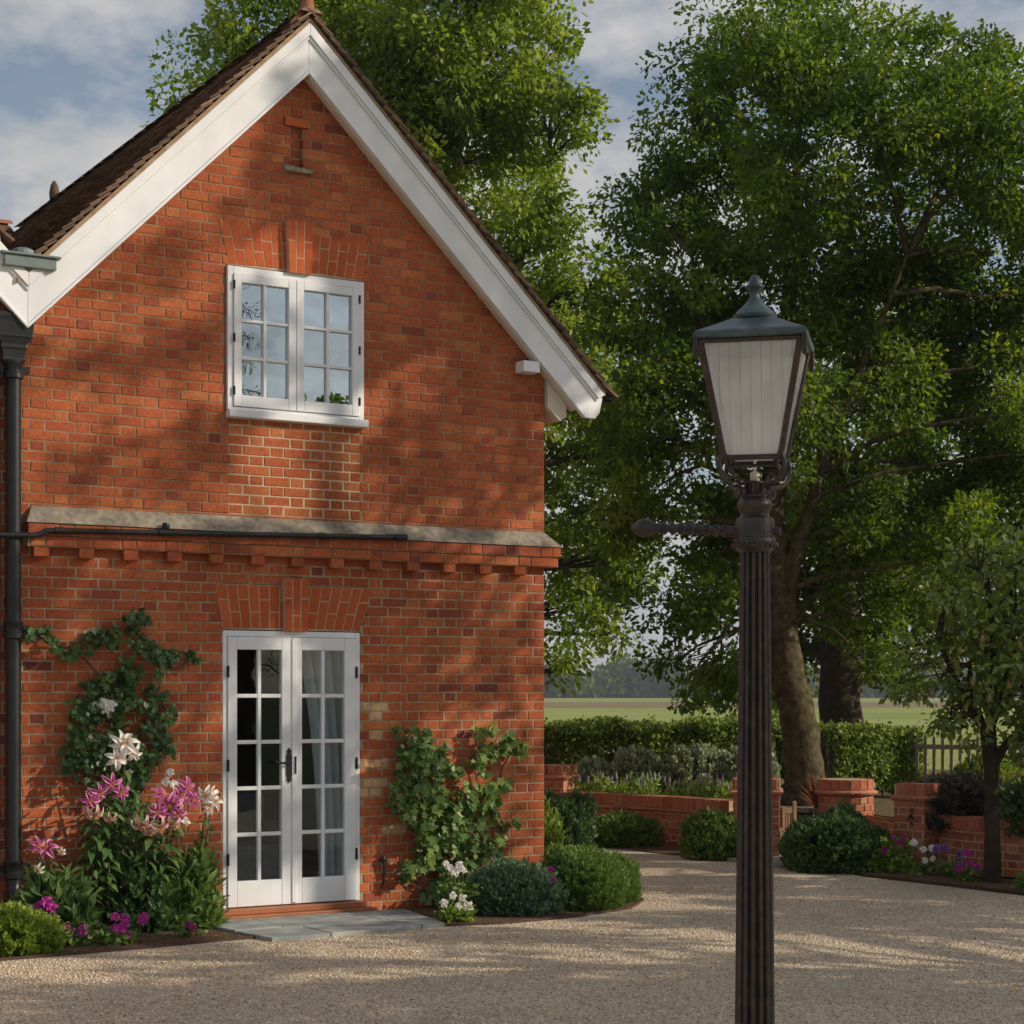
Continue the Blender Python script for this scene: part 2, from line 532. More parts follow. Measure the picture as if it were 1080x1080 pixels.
def gravel_mat():
    m = bpy.data.materials.new('gravel')
    m.use_nodes = True
    t = m.node_tree
    t.nodes.clear()
    N = t.nodes.new
    L = t.links.new
    o = N('ShaderNodeOutputMaterial')
    p = N('ShaderNodeBsdfPrincipled')
    p.inputs['Roughness'].default_value = .85
    p.inputs['Specular IOR Level'].default_value = .25
    tcn = N('ShaderNodeTexCoord')
    vo = N('ShaderNodeTexVoronoi')
    vo.inputs['Scale'].default_value = 62
    vo.inputs['Randomness'].default_value = 1
    L(tcn.outputs['Object'], vo.inputs['Vector'])
    sp = N('ShaderNodeSeparateColor')
    L(vo.outputs['Color'], sp.inputs[0])
    rp = N('ShaderNodeValToRGB')
    ramp_set(rp, [(0.341, 0.242, 0.149), (0.506, 0.385, 0.248), (0.682, 0.55, 0.385), (0.726, 0.616, 0.473), (0.506, 0.451, 0.374), (0.78, 0.726, 0.583)])
    L(sp.outputs[0], rp.inputs[0])
    n2 = N('ShaderNodeTexNoise')
    n2.inputs['Scale'].default_value = .9
    n2.inputs['Detail'].default_value = 6
    L(tcn.outputs['Object'], n2.inputs['Vector'])
    mr = N('ShaderNodeMapRange')
    mr.inputs[1].default_value = .3
    mr.inputs[2].default_value = .7
    mr.inputs[3].default_value = .80
    mr.inputs[4].default_value = 1.12
    L(n2.outputs['Fac'], mr.inputs[0])
    mx = N('ShaderNodeMixRGB')
    mx.blend_type = 'MULTIPLY'
    mx.inputs[0].default_value = 1
    L(rp.outputs[0], mx.inputs[1])
    L(mr.outputs[0], mx.inputs[2])
    L(mx.outputs[0], p.inputs['Base Color'])
    b = N('ShaderNodeBump')
    b.invert = True
    b.inputs['Distance'].default_value = .012
    L(vo.outputs['Distance'], b.inputs['Height'])
    b2 = N('ShaderNodeBump')
    b2.inputs['Distance'].default_value = .05
    n3 = N('ShaderNodeTexNoise')
    n3.inputs['Scale'].default_value = 2.2
    L(tcn.outputs['Object'], n3.inputs['Vector'])
    L(n3.outputs['Fac'], b2.inputs['Height'])
    L(b.outputs[0], b2.inputs['Normal'])
    L(b2.outputs[0], p.inputs['Normal'])
    L(p.outputs[0], o.inputs[0])
    return m
GRAVEL = gravel_mat()
gv = struct(sheet('gravel_drive', [(-14, -12), (14, -12), (14, 15.2), (6, 15.2), (4.55, 15.35), (3.9, 16.4), (3.3, 17.3), (2.9, 18.5), (2.6, 19.7), (1.6, 20.2), (.9, 21.1), (.4, 21.6), (-4, 26), (-14, 26)], 0.0, GRAVEL))

# loose stones on the drive
def pebbles():
    n = 105000
    y = 8.2 + 10.5 * RNG.random(n) ** 1.5
    x = (RNG.random(n) * 2 - 1) * (y * .30 + .2)
    z = np.full(n, .001)
    rel = np.stack([x - W0.x, y - W0.y], 1)
    s = rel[:, 0] * UX + rel[:, 1] * UY
    oo = rel[:, 0] * UY - rel[:, 1] * UX
    keep = (oo > 1.25) | ((s > 3.4) & (y < 16.5))
    keep &= ~((x > 3.2) & (y > 15.6))
    x, y, z = x[keep], y[keep], z[keep]
    n = len(x)
    ph = (1 + 5 ** .5) / 2
    iv = np.array([(-1, ph, 0), (1, ph, 0), (-1, -ph, 0), (1, -ph, 0), (0, -1, ph), (0, 1, ph), (0, -1, -ph), (0, 1, -ph), (ph, 0, -1), (ph, 0, 1), (-ph, 0, -1), (-ph, 0, 1)]) / 1.9
    iv[:, 2] *= .62
    iv[:, 0] *= .8
    fi = [(0, 11, 5), (0, 5, 1), (0, 1, 7), (0, 7, 10), (0, 10, 11), (1, 5, 9), (5, 11, 4), (11, 10, 2), (10, 7, 6), (7, 1, 8), (3, 9, 4), (3, 4, 2), (3, 2, 6), (3, 6, 8), (3, 8, 9), (4, 9, 5), (2, 4, 11), (6, 2, 10), (8, 6, 7), (9, 8, 1)]
    a = RNG.random(n) * 6.283
    D = np.stack([np.cos(a), np.sin(a), RNG.normal(0, .15, n)], 1)
    Nn = np.tile([0, 0, 1.0], (n, 1)) + RNG.normal(0, .15, (n, 3))
    S = RNG.uniform(.004, .0095, n) * RNG.choice([1, 1, 1, 1.3], n)
    V, F, c = inst(iv, fi, np.stack([x, y, z], 1), D, Nn, S, RNG.random(n))
    return arr_obj('gravel_stones', V, F, c, PEBBLE, smooth=True)
struct(pebbles(), 'stuff', 'loose beige and brown stones scattered over the gravel drive')

# raised garden behind the low walls, fields beyond
TURF = mat('garden_soil_and_turf', [(.10, .075, .045), (.17, .12, .075), (.12, .12, .045)], .95, nscale=2.2, bump=.03, bscale=14, spec=.1)
terr = [(-6, 27), (-.2, 22.3), (.65, 21.75), (1.6, 20.9), (2.35, 20.15), (2.9, 20.4), (3.4, 20.4), (3.95, 20.1), (4.3, 18.6), (4.62, 17.5), (5.4, 16.85), (7.2, 15.6), (30, 15.8), (30, 32), (-6, 32)]
b = MB()
b.slab(terr, -.02, .40)
struct(b.build('garden_terrace', TURF))
FIELD = mat('crop_field', [(.20, .25, .055), (.27, .31, .085), (.31, .33, .12)], .95, nscale=.05, bump=.05, bscale=1.2, spec=.1)  # crop greens varied by noise
FIELD2 = mat('bare_field_strip', [(.20, .15, .085), (.26, .20, .12)], .95, nscale=.05, spec=.1)
struct(sheet('field', [(-160, 40), (260, 40), (420, 640), (-260, 640)], .0, FIELD))
struct(sheet('ploughed_strip', [(-130, 205), (220, 225), (330, 370), (-200, 345)], .01, FIELD2))

# ------------------------------------------------------------------ brickwork
def brick(mb, s0, s1, z0, z1, o0, o1, c=None, j=.002):
    ch = .004
    s0 += rn(-j, j); s1 += rn(-j, j); z0 += rn(-j, j) * .8; z1 += rn(-j, j) * .8
    o1 += rn(-.0025, .0025)
    vs = []
    for o, i in ((o0, 0), (o1 - ch, 0), (o1, ch)):
        for a, bb in ((s0 + i, z0 + i), (s1 - i, z0 + i), (s1 - i, z1 - i), (s0 + i, z1 - i)):
            vs.append((a + (rn(-.0012, .0012) if i else 0), -o, bb + (rn(-.0012, .0012) if i else 0)))
    fs = [(8, 9, 10, 11)]
    for r in (0, 4):
        for k in range(4):
            fs.append((r + k, r + (k + 1) % 4, r + 4 + (k + 1) % 4, r + 4 + k))
    mb.add(vs, fs, c)

def minus(a, b, holes):
    segs = [(a, b)]
    for h0, h1 in holes:
        ns = []
        for p, q in segs:
            if h1 <= p or h0 >= q:
                ns.append((p, q))
            else:
                if h0 > p:
                    ns.append((p, h0))
                if h1 < q:
                    ns.append((h1, q))
        segs = ns
    return segs

def courses(bk, mo, z0, z1, lim, holes, o=0, course=.075, flemish=True, tone=None, obk=-.05, rec=.004, sw=.2125):
    """brick courses with mortar strips behind; lim(z)->(smin,smax); holes = [(s0,s1,z0,z1)]"""
    z = z0
    row = int(round(z0 / course))
    while z < z1 - .01:
        zt = min(z + course, z1)
        zm = (z + zt) / 2
        a, bb = lim(zm)
        if bb - a > .02:
            hs = [(h[0], h[1]) for h in holes if h[2] <= zm <= h[3]]
            for p, q in minus(a, bb, hs):
                nn_ = max(1, int((q - p) / .08)) if mo.T else 1
                for i_ in range(nn_):
                    p_, q_ = p + (q - p) * i_ / nn_, p + (q - p) * (i_ + 1) / nn_
                    mo.add([(p_, -(o - rec), z), (q_, -(o - rec), z), (q_, -(o - rec), zt), (p_, -(o - rec), zt)], [(0, 1, 2, 3)], .5)
            s = math.floor((a - 1) / .3375) * .3375 + (.16875 if row % 2 else 0)
            k = 0
            while s < bb:
                w = (.2125 if k % 2 == 0 else .100) if flemish else sw
                e = s + w
                for p, q in minus(max(s, a), min(e, bb), hs):
                    if q - p > .025:
                        c = None
                        if tone:
                            c = tone(k)
                            if tone is tone_house:
                                c = min(c, .8)
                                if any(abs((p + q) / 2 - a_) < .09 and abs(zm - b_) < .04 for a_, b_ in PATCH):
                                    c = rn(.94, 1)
                        brick(bk, p, q, z + .005, zt - .005, o + obk, o, c)
                s = e + .0125
                k += 1
        z += course
        row += 1

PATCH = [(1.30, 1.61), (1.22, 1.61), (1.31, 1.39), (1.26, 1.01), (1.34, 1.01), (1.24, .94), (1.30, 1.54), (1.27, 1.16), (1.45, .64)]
def tone_house(k):
    r = random.random()
    if r < .015:
        return rn(.05, .2)
    if k % 2 and r < .13:
        return rn(.18, .38)
    return min(.76, max(.1, random.gauss(.50, .12)))

# ------------------------------------------------------------------ the house
house = thing('brick_house', 'red brick gabled house with white bargeboards, casement window and french doors', 'house', W0, YAW)
RS, RZL, RZT = .65, 6.46, 6.846          # ridge position, lower and upper apex of the bargeboards
def zlow(s):
    return RZL - (RS - s) * .9985 if s < RS else RZL - (s - RS) * .967
SL, SR = -1.55, 2.856
def lim_house(z):
    a, bb = SL, SR
    lo = RS - (RZL + .12 - z) / .9957
    hi = RS + (RZL + .12 - z) / .967
    return max(a, lo), min(bb, hi)
HOLES = [(.02, 1.185, 3.80, 4.955), (0, 1.148, -.1, 2.2),          # window, door
         (.56, .66, 5.774, 6.076), (.50, .715, 6.076, 6.151)]
# the splayed flat arches are cut out of the coursing row by row
def arch_holes(z0, z1, b0, b1, t0, t1):
    hs = []
    z = z0
    while z < z1:
        f = (z + .02 - z0) / (z1 - z0)
        hs.append((b0 + (t0 - b0) * f, b1 + (t1 - b1) * f, z, z + .04))
        z += .04
    return hs
def row_holes(hs, z0):
    return hs
INFILL = [(.05, 1.15, 3.076, 3.80)]
HS = HOLES + arch_holes(4.955, 5.275, .05, 1.16, -.03, 1.23) + arch_holes(2.2, 2.545, 0, 1.15, -.06, 1.26)
bk, mo = MB(), MB()
bk2, mo2 = MB(), MB()
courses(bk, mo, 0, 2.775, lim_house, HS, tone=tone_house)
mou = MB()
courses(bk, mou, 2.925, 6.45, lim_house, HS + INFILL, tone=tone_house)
courses(bk2, mo2, 3.075, 3.80, lambda z: (.051, 1.149), [], tone=lambda k: rn(.45, .8))
w = bk.build('wall', BRICK, house)
mo.build('mortar', MORTAR, w)
mou.build('upper_mortar', MORTAR_UP, w)
mo2.build('pale_infill_mortar', MORTAR_PALE, w)
o = bk2.build('infill_brickwork', BRICK, house)
o['label'] = 'newer orange brick infill with pale mortar below the upper window'
# blind slit near the apex
b = MB()
for k in range(4):
    brick(b, .56, .66, 5.778 + k * .075, 5.778 + k * .075 + .066, -.10, -.042, rn(.1, .5))
sl = b.build('blind_slit', BRICK, house)
b = MB()
b.box((.558, .046, 5.77), (.662, .12, 6.08))
for xx in (.558, .662):
    b.add([(xx, .002, 5.77), (xx, .12, 5.77), (xx, .12, 6.08), (xx, .002, 6.08)], [(0, 1, 2, 3)])
b.build('slit_mortar', MORTAR, sl)
b = MB()
b.box((.505, -.012, 6.081), (.712, .05, 6.147), .8)
b.build('slit_lintel', BRICK_RUB, house, bevel=.006)
b = MB()
b.prism([(.495, 5.725), (.725, 5.725), (.725, 5.752), (.495, 5.772)], -.04, .05)
b.build('slit_sill', STONE, house, bevel=.005)

def flat_arch(z0, z1, b0, b1, t0, t1, kz0, kz1, name):
    bk, mo = MB(), MB()
    n = 15
    mo.prism([(b0, z0), (b1, z0), (t1, z1), (t0, z1)], .0015, .06)
    kc = .5 * (b0 + b1) + .01
    for i in range(n):
        f0, f1 = i / n, (i + 1) / n
        for (ya, yb) in (((0, .38), (.38, 1)) if i % 2 else ((0, .66), (.66, 1))):
            def P(f, y):
                f2 = f
                return (b0 + (b1 - b0) * f2) * (1 - y) + (t0 + (t1 - t0) * f2) * y, z0 + (z1 - z0) * y + .012 * math.sin(math.pi * f) * (1 - y)
            g = .005
            xs = [P(f0, ya), P(f1, ya), P(f1, yb), P(f0, yb)]
            poly = [(xs[0][0] + g, xs[0][1] + g), (xs[1][0] - g, xs[1][1] + g), (xs[2][0] - g, xs[2][1] - g), (xs[3][0] + g, xs[3][1] - g)]
            bk.prism(poly, -.002 + rn(-.001, .001), .05)
    a = bk.build('flat_arch', BRICK_RUB, house)
    mo.build('arch_mortar', MORTAR_PALE, a)
    kb, km = MB(), MB()
    wb, wt = .19, .215
    for i in range(3):
        for ya, yb in (((0, .3), (.3, 1)) if i == 1 else ((0, .62), (.62, 1))):
            def Q(f, y):
                wd = wb + (wt - wb) * y
                return kc - wd / 2 + wd * f, kz0 + (kz1 - kz0) * y
            g = .0045
            xs = [Q(i / 3, ya), Q((i + 1) / 3, ya), Q((i + 1) / 3, yb), Q(i / 3, yb)]
            kb.prism([(xs[0][0] + g, xs[0][1] + g), (xs[1][0] - g, xs[1][1] + g), (xs[2][0] - g, xs[2][1] - g), (xs[3][0] + g, xs[3][1] - g)], -.055, .0)
    km.prism([(kc - wb / 2 + .003, kz0 + .003), (kc + wb / 2 - .003, kz0 + .003), (kc + wt / 2 - .003, kz1 - .003), (kc - wt / 2 + .003, kz1 - .003)], -.0525, .002)
    k = kb.build('keystone', BRICK_RUB, house)
    km.build('keystone_mortar', MORTAR_PALE, k)
flat_arch(4.957, 5.275, .05, 1.16, -.03, 1.23, 4.94, 5.345, 'window')
flat_arch(2.202, 2.545, 0, 1.15, -.06, 1.26, 2.192, 2.60, 'door')

# string course: stone weathering, brick fascia, dentils
b = MB()
b.add([(-1.455, .0, 3.058), (2.856, .0, 3.058), (2.965, -.115, 2.93), (-1.52, -.115, 2.93), (-1.52, .02, 2.93), (2.965, .02, 2.93), (-1.455, .02, 3.058), (2.856, .02, 3.058)],
      [(0, 3, 2, 1), (3, 4, 5, 2), (0, 6, 4, 3), (1, 2, 5, 7), (0, 1, 7, 6)])
b.build('string_course', STONE, house)
bk, mo = MB(), MB()
for r, (za, zb, oo) in enumerate(((2.845, 2.926, .105), (2.765, 2.841, .088))):
    s = -1.51 + .02 * r
    k = r
    while s < 2.93:
        e = min(s + (.215 if k % 2 == 0 else .1025), 2.955 - .02 * r)
        brick(bk, s, e, za + .003, zb - .002, -.02, oo, tone_house(k))
        s = e + .01
        k += 1
    mo.box((-1.505, -oo + .007, za - .001), (2.94, .03, zb), .5)
    brick(bk, 2.86, 2.95 - .02 * r, za, zb, -.01, oo - .002, .5)
f = bk.build('corbel_brickwork', BRICK, house)
mo.build('corbel_mortar', MORTAR, f)
for k in range(13):
    b = MB()
    s = -1.405 + k * .332
    brick(b, s - .055, s + .055, 2.69, 2.762, -.02, .075, tone_house(1))
    b.build('dentil', BRICK, house)

# return wall, back and other wing: the rest of the building behind the gable
bk, mo = MB(), MB()
def Tside(x, y, z):        # x runs back from the corner, y is outward
    return (SR - .004 - y - .0, x, z)
bk.T = mo.T = Tside
courses(bk, mo, 0, 4.15, lambda z: (0.06, 7.0), [], tone=tone_house)
o = bk.build('side_wall', BRICK, house)
mo.build('side_mortar', MORTAR, o)
b = MB()
b.box((SL - 4.3, 7.0, 0), (SR - .02, 7.1, 4.3), .4)
b.build('back_wall', BRICK, house)

# adjoining wing to the left, mirrored gable
bk, mo = MB(), MB()
WR = -3.692
def lim_wing(z):
    return max(-5.9, WR - (RZL + .12 - z) / .9957), min(-1.57, WR + (RZL + .12 - z) / .9957)
courses(bk, mo, 0, 6.45, lim_wing, [], o=-.10, tone=lambda k: rn(.0, .6))
o = bk.build('wing_wall', BRICK, house)
mo.build('wing_mortar', MORTAR, o)

# ---- roof
def tiles(mb, rs, rz, sgn, slope, smax, y0, y1):
    ang = math.atan(slope)
    ca, sa = math.cos(ang), math.sin(ang)
    L = abs(smax - rs) / ca
    row = 0
    d = .03
    while d < L:
        y = y0 - (.0825 if row % 2 else 0)
        first = True
        while y < y1:
            ya, yb = max(y, y0 - rn(0, .012)), min(y + .163, y1)
            if yb - ya > .02:
                la, lb = .004 + rn(0, .004), .036 + rn(-.004, .008)
                d0, d1 = d - .1, d + .085 + rn(-.005, .005)
                pts = []
                for dd, l in ((d0, la), (d1, lb)):
                    for th in (0, .015):
                        s = rs + sgn * (dd * ca + (l + th) * sa)
                        z = rz - dd * sa + (l + th) * ca
                        pts.append((s, z))
                (a, a2, c, c2) = pts
                vs = [(a[0], ya, a[1]), (a[0], yb, a[1]), (a2[0], ya, a2[1]), (a2[0], yb, a2[1]), (c[0], ya, c[1]), (c[0], yb, c[1]), (c2[0], ya, c2[1]), (c2[0], yb, c2[1])]
                mb.add(vs, [(2, 3, 7, 6), (4, 5, 7, 6), (0, 2, 6, 4), (1, 3, 7, 5), (0, 1, 5, 4)], min(1, max(0, random.gauss(.45, .25))))
            y += .166
        d += .092
        row += 1
RT = 6.885
YF, YB = -.185, 7.4
KL = lambda s: RT - (RS - s) * .9985
KR = lambda s: RT - (s - RS) * .967
b = MB()
tiles(b, RS, RT, -1, .9985, -1.50, YF, YB)
tiles(b, RS, RT, 1, .967, 3.40, YF, YB)
roof = b.build('roof', TILE, house)
b = MB()      # boarding below the tiles
b.prism([(RS, RT), (-1.60, KL(-1.6)), (-1.60, KL(-1.6) - .04), (RS, RT - .04)], YF + .03, YB)
b.prism([(RS, RT), (RS, RT - .04), (3.37, KR(3.37) - .04), (3.37, KR(3.37))], YF + .03, YB)
b.build('roof_boarding', MORTAR, roof)
b = MB()
y = YF
while y < YB:
    e = y + .30
    n = 8
    vs = []
    for yy in (y, e - .006):
        for k in range(n + 1):
            t = math.pi * (k / n) * .5 + math.pi * .25
            vs.append((RS + .13 * math.cos(t), yy, RT - .062 + .135 * math.sin(t)))
    b.add(vs, [(k, k + 1, n + 2 + k, n + 1 + k) for k in range(n)] + [list(range(n + 1))])
    y = e
b.build('ridge_tile', TILE, roof)
# terracotta horn finial on the front of the ridge
b = MB()
prof = [(.058, 0), (.050, .04), (.042, .09), (.036, .15), (.031, .22), (.028, .30), (.036, .36), (.045, .40), (.030, .45), (.012, .50)]
b.lathe(prof, 14, (RS, YF + .08, RT + .07))
b.tube([(RS - .14, YF + .08, RT - .07), (RS - .075, YF + .08, RT + .0), (RS - .03, YF + .08, RT + .08), (RS, YF + .08, RT + .18)], [.02, .03, .03, .02], 8)
b.tube([(RS + .14, YF + .08, RT - .07), (RS + .075, YF + .08, RT + .0), (RS + .03, YF + .08, RT + .08), (RS, YF + .08, RT + .18)], [.02, .03, .03, .02], 8)
b.build('finial', TERRA, roof, smooth=True)
b = MB()
b.lathe([(.05, 0), (.055, .06), (.04, .14), (.012, .19)], 12, (RS - .12, YB - 1.5, RT - .02))
b.build('ridge_end_tile', TILE, roof, smooth=True)
# wing roof and the range behind
b = MB()
tiles(b, WR, RT, 1, .9985, -1.70, YF, 5.0)
tiles(b, WR, RT, -1, .9985, -6.2, YF, 5.0)
wr = b.build('wing_roof', TILE, house)
b = MB()
b.prism([(WR, RT), (-1.72, RT - 1.97), (-1.72, RT - 2.01), (WR, RT - .04)], YF + .03, 5.0)
b.prism([(WR, RT), (WR, RT - .04), (-6.2, RT - 2.50), (-6.2, RT - 2.455)], YF + .03, 5.0)
b.build('wing_boarding', SOFFIT, wr)
b = MB()
b.T = lambda x, y, z: (y, x, z)
tiles(b, 7.4, RT - .03, -1, .9, 3.4, -7.0, .5)
br = b.build('rear_roof', TILE, house)
b = MB()
b.T = lambda x, y, z: (y, x, z)
b.prism([(7.4, RT - .03), (3.5, RT - 3.55), (3.5, RT - 3.6), (7.4, RT - .07)], -7, .5)
b.build('rear_boarding', SOFFIT, br)
b = MB()
s = -7.0
while s < .3:
    vs = []
    n = 8
    for ss in (s, s + .294):
        for k in range(n + 1):
            t = math.pi * (k / n) * .6 + math.pi * .2
            vs.append((ss, 7.4 + .15 * math.cos(t), RT - .08 + .16 * math.sin(t)))
    b.add(vs, [(k, k + 1, n + 2 + k, n + 1 + k) for k in range(n)] + [list(range(n + 1))])
    s += .30
b.build('ridge_tile', TERRA, br)

# ---- bargeboards with bead and cornice mouldings
def rake(b, sA, sB, dz0, dz1, y0, y1, f=zlow, endB=None):
    """strip following the roof pitch from sA to sB between heights dz0 and dz1 above the lower edge"""
    b.prism([(sA, f(sA) + dz0), (sB, f(sB) + dz0), (endB if endB else sB, f(endB if endB else sB) + dz1), (sA, f(sA) + dz1)], y0, y1)
zw = lambda s: RZL - abs(s - WR) * .9985
VL = -1.521
BH = .386
def board(sA, sB, f, name, endB=None):
    b = MB()
    e = endB or sB
    if endB:
        b.prism([(sA, f(sA)), (3.168, f(3.168)), (3.28, 4.02), (3.325, 4.075), (3.345, 4.16), (e, f(e) + BH), (sA, f(sA) + BH)], -.13, -.095)
        rake(b, sA, 3.168, .0, .03, -.142, -.1305, f, 3.18)
        rake(b, sA, 3.30, .29, BH, -.158, -.1305, f, e)
        rake(b, sA, 3.29, .262, .289, -.145, -.1305, f, 3.30)
    else:
        rake(b, sA, sB, .0, BH, -.13, -.095, f)
        rake(b, sA, sB, .0, .03, -.142, -.1305, f)
        rake(b, sA, sB, .29, BH, -.158, -.1305, f)
        rake(b, sA, sB, .262, .289, -.145, -.1305, f)
    return b.build(name, WHITE, house, bevel=.004)
board(VL + .0005, RS, zlow, 'bargeboard')
board(RS + .0005, 3.30, zlow, 'bargeboard', 3.36)
board(WR + .0005, VL - .0005, zw, 'wing_bargeboard')
board(-5.86, WR, zw, 'wing_bargeboard')
b = MB()     # white panel filling the valley under the lead
b.prism([(-1.72, 4.80), (VL, 4.62), (-1.32, 4.80)], -.132, -.10)
b.build('valley_panel', WHITE, house)
b = MB()
b.box((-1.70, -.19, 4.71), (-1.33, -.09, 4.79))
b.box((-1.73, -.21, 4.79), (-1.30, -.05, 4.807))
b.box((-1.60, -.18, 4.808), (-1.44, 3.0, 4.83))
b.lathe([(.09, 0), (.08, .03), (.05, .045), (.01, .05)], 14, (-1.55, -.12, 4.806))
b.build('lead_valley_gutter', LEAD, house, bevel=.006)
# soffit boards behind the bargeboards, eaves closure and purlin end
b = MB()
rake(b, -1.50, RS, .015, .045, -.0945, .02)
rake(b, RS + .0005, 3.12, .015, .045, -.0945, .02)
rake(b, RS + .02, 3.10, -.008, .0145, -.0945, -.05)
b.prism([(2.865, 4.10), (2.99, 3.99), (3.05, 4.03), (3.05, 4.15), (2.865, 4.33)], -.04, 7.0)
b.build('soffit', SOFFIT, house)
b = MB()
b.box((2.58, -.127, 4.36), (2.735, .02, 4.45))
b.build('purlin_end', WHITE, house, bevel=.004)
# eaves gutter along the right-hand side
b = MB()
n = 8
vs = []
for yy in (-.10, 7.0):
    for rr in (.055, .048):
        for k in range(n + 1):
            t = math.pi + math.pi * k / n
            vs.append((3.43 + rr * math.cos(t), yy, 4.225 + rr * math.sin(t)))
m_ = n + 1
fs = []
for k in range(n):
    fs += [(k, k + 1, 2 * m_ + k + 1, 2 * m_ + k), (m_ + k, m_ + k + 1, 3 * m_ + k + 1, 3 * m_ + k), (k, k + 1, m_ + k + 1, m_ + k)]
b.add(vs, fs)
b.lathe([(.055, 0), (.058, .02)], 12, (3.43, -.11, 4.19))
b.build('eaves_gutter', IRON, house)

# ---- rainwater goods
b = MB()
px = -1.607
b.tube([(px, -.075, 4.06), (px, -.075, .40), (px, -.085, .33), (px + .01, -.14, .24)], .056, 14)
dp = b.build('downpipe', IRON, house, smooth=True)
for z in (3.98, 2.15, .46):
    b = MB()
    b.lathe([(.058, 0), (.072, .008), (.072, .04), (.062, .05), (.062, .10), (.070, .11), (.070, .125), (.058, .13)], 16, (px, -.075, z - .05))
    b.box((px - .12, -.07, z + .0), (px + .12, -.03, z + .05))
    b.build('collar', IRON, dp, smooth=True)
b = MB()
def frus(b, secs):
    vs, fs = [], []
    for (hx, hy, z) in secs:
        vs += [(px - hx, -.062 - hy * .5, z), (px + hx, -.062 - hy * .5, z), (px + hx, -.062 + hy * .5, z), (px - hx, -.062 + hy * .5, z)]
    for i in range(len(secs) - 1):
        for k in range(4):
            fs.append((4 * i + k, 4 * i + (k + 1) % 4, 4 * i + 4 + (k + 1) % 4, 4 * i + 4 + k))
    fs += [(3, 2, 1, 0), tuple(range(4 * len(secs) - 4, 4 * len(secs)))]
    b.add(vs, fs)
frus(b, [(.075, .06, 4.05), (.085, .07, 4.07), (.075, .065, 4.085), (.085, .07, 4.14), (.095, .08, 4.155), (.09, .078, 4.18), (.12, .09, 4.22), (.135, .10, 4.235), (.13, .10, 4.25), (.14, .11, 4.34), (.17, .12, 4.37), (.17, .12, 4.40)])
b.build('rainwater_hopper', IRON, house, bevel=.004)
b = MB()      # waste pipe below the string course
b.tube([(-3.0, -.14, 2.80), (-1.50, -.14, 2.832), (-1.44, -.14, 2.84), (-1.39, -.14, 2.868), (-1.33, -.14, 2.873), (1.485, -.14, 2.945)], .021, 12)
wp = b.build('waste_pipe', IRON, house, smooth=True)
b = MB()
b.lathe([(.001, -.028), (.024, -.024), (.030, 0), (.024, .022), (.001, .026)], 12, (-.50, -.135, 2.945))
b.tube([(-.50, -.135, 2.90), (-.50, -.135, 2.945)], .016, 8)
b.build('air_valve', IRON, wp, smooth=True)
for q0, q1, rr in (((-.56, -.14, 2.894), (-.44, -.14, 2.898), .026), ((.72, -.14, 2.926), (.78, -.14, 2.928), .025), ((1.38, -.14, 2.9425), (1.487, -.14, 2.945), .026), ((-1.33, -.14, 2.873), (-1.27, -.14, 2.875), .026)):
    b = MB()
    b.tube([q0, q1], rr, 12)
    b.build('pipe_joint', IRON, wp, smooth=True)
b = MB()
for dx in (-.085, -.105):
    b.tube([(px + dx, -.02, 4.0), (px + dx + .004, -.02, 2.4), (px + dx, -.02, .4)], .007, 6)
b.build('cable', IRON, house)

# ---- upper casement window
def bars(b, s0, s1, z0, z1, nx, nz, w, y0, y1):
    for i in range(1, nx):
        c = s0 + (s1 - s0) * i / nx
        b.box((c - w / 2, y0, z0), (c + w / 2, y1, z1))
    for i in range(1, nz):
        c = z0 + (z1 - z0) * i / nz
        for j in range(nx):
            a = s0 + (s1 - s0) * j / nx + (w / 2 if j else 0)
            e = s0 + (s1 - s0) * (j + 1) / nx - (w / 2 if j < nx - 1 else 0)
            b.box((a, y0 + .002, c - w / 2), (e, y1 - .002, c + w / 2))
b = MB()
b.box((.03, -.022, 3.86), (.075, .09, 4.945)); b.box((1.13, -.022, 3.86), (1.175, .09, 4.945))
b.box((.0755, -.021, 4.89), (1.1295, .09, 4.945))
b.box((.0755, -.021, 3.86), (1.1295, .09, 3.885))
win = b.build('window', WHITE, house, bevel=.004)
b = MB()
b.prism([(.025, 3.80), (1.19, 3.80), (1.19, 3.858), (.025, 3.858)], -.075, .08)
b.build('sill', WHITE, win, bevel=.006)
for (a, e) in ((.077, .588), (.592, 1.128)):
    b = MB()
    st = .062
    z0, z1 = 3.888, 4.887
    b.box((a, -.036, z0), (a + st, .03, z1)); b.box((e - st, -.036, z0), (e, .03, z1))
    b.box((a + st + .0005, -.035, z0), (e - st - .0005, .03, z0 + .085)); b.box((a + st + .0005, -.035, z1 - .062), (e - st - .0005, .03, z1))
    bars(b, a + st, e - st, z0 + .085, z1 - .062, 2, 3, .024, -.028, .02)
    b.build('casement', WHITE, win, bevel=.004)
    g = MB()
    g.add([(a + st - .002, .0, z0 + .08), (e - st + .002, .0, z0 + .08), (e - st + .002, .0, z1 - .06), (a + st - .002, .0, z1 - .06)], [(0, 1, 2, 3)])
    g.build('pane', GLASS_UP, win)
for s in (.077, 1.128):
    for z in (3.97, 4.37, 4.77):
        b = MB()
        b.box((s - .008, -.041, z), (s + .008, -.0365, z + .065))
        b.tube([(s, -.042, z), (s, -.042, z + .065)], .004, 6)
        b.build('hinge', IRON, win)

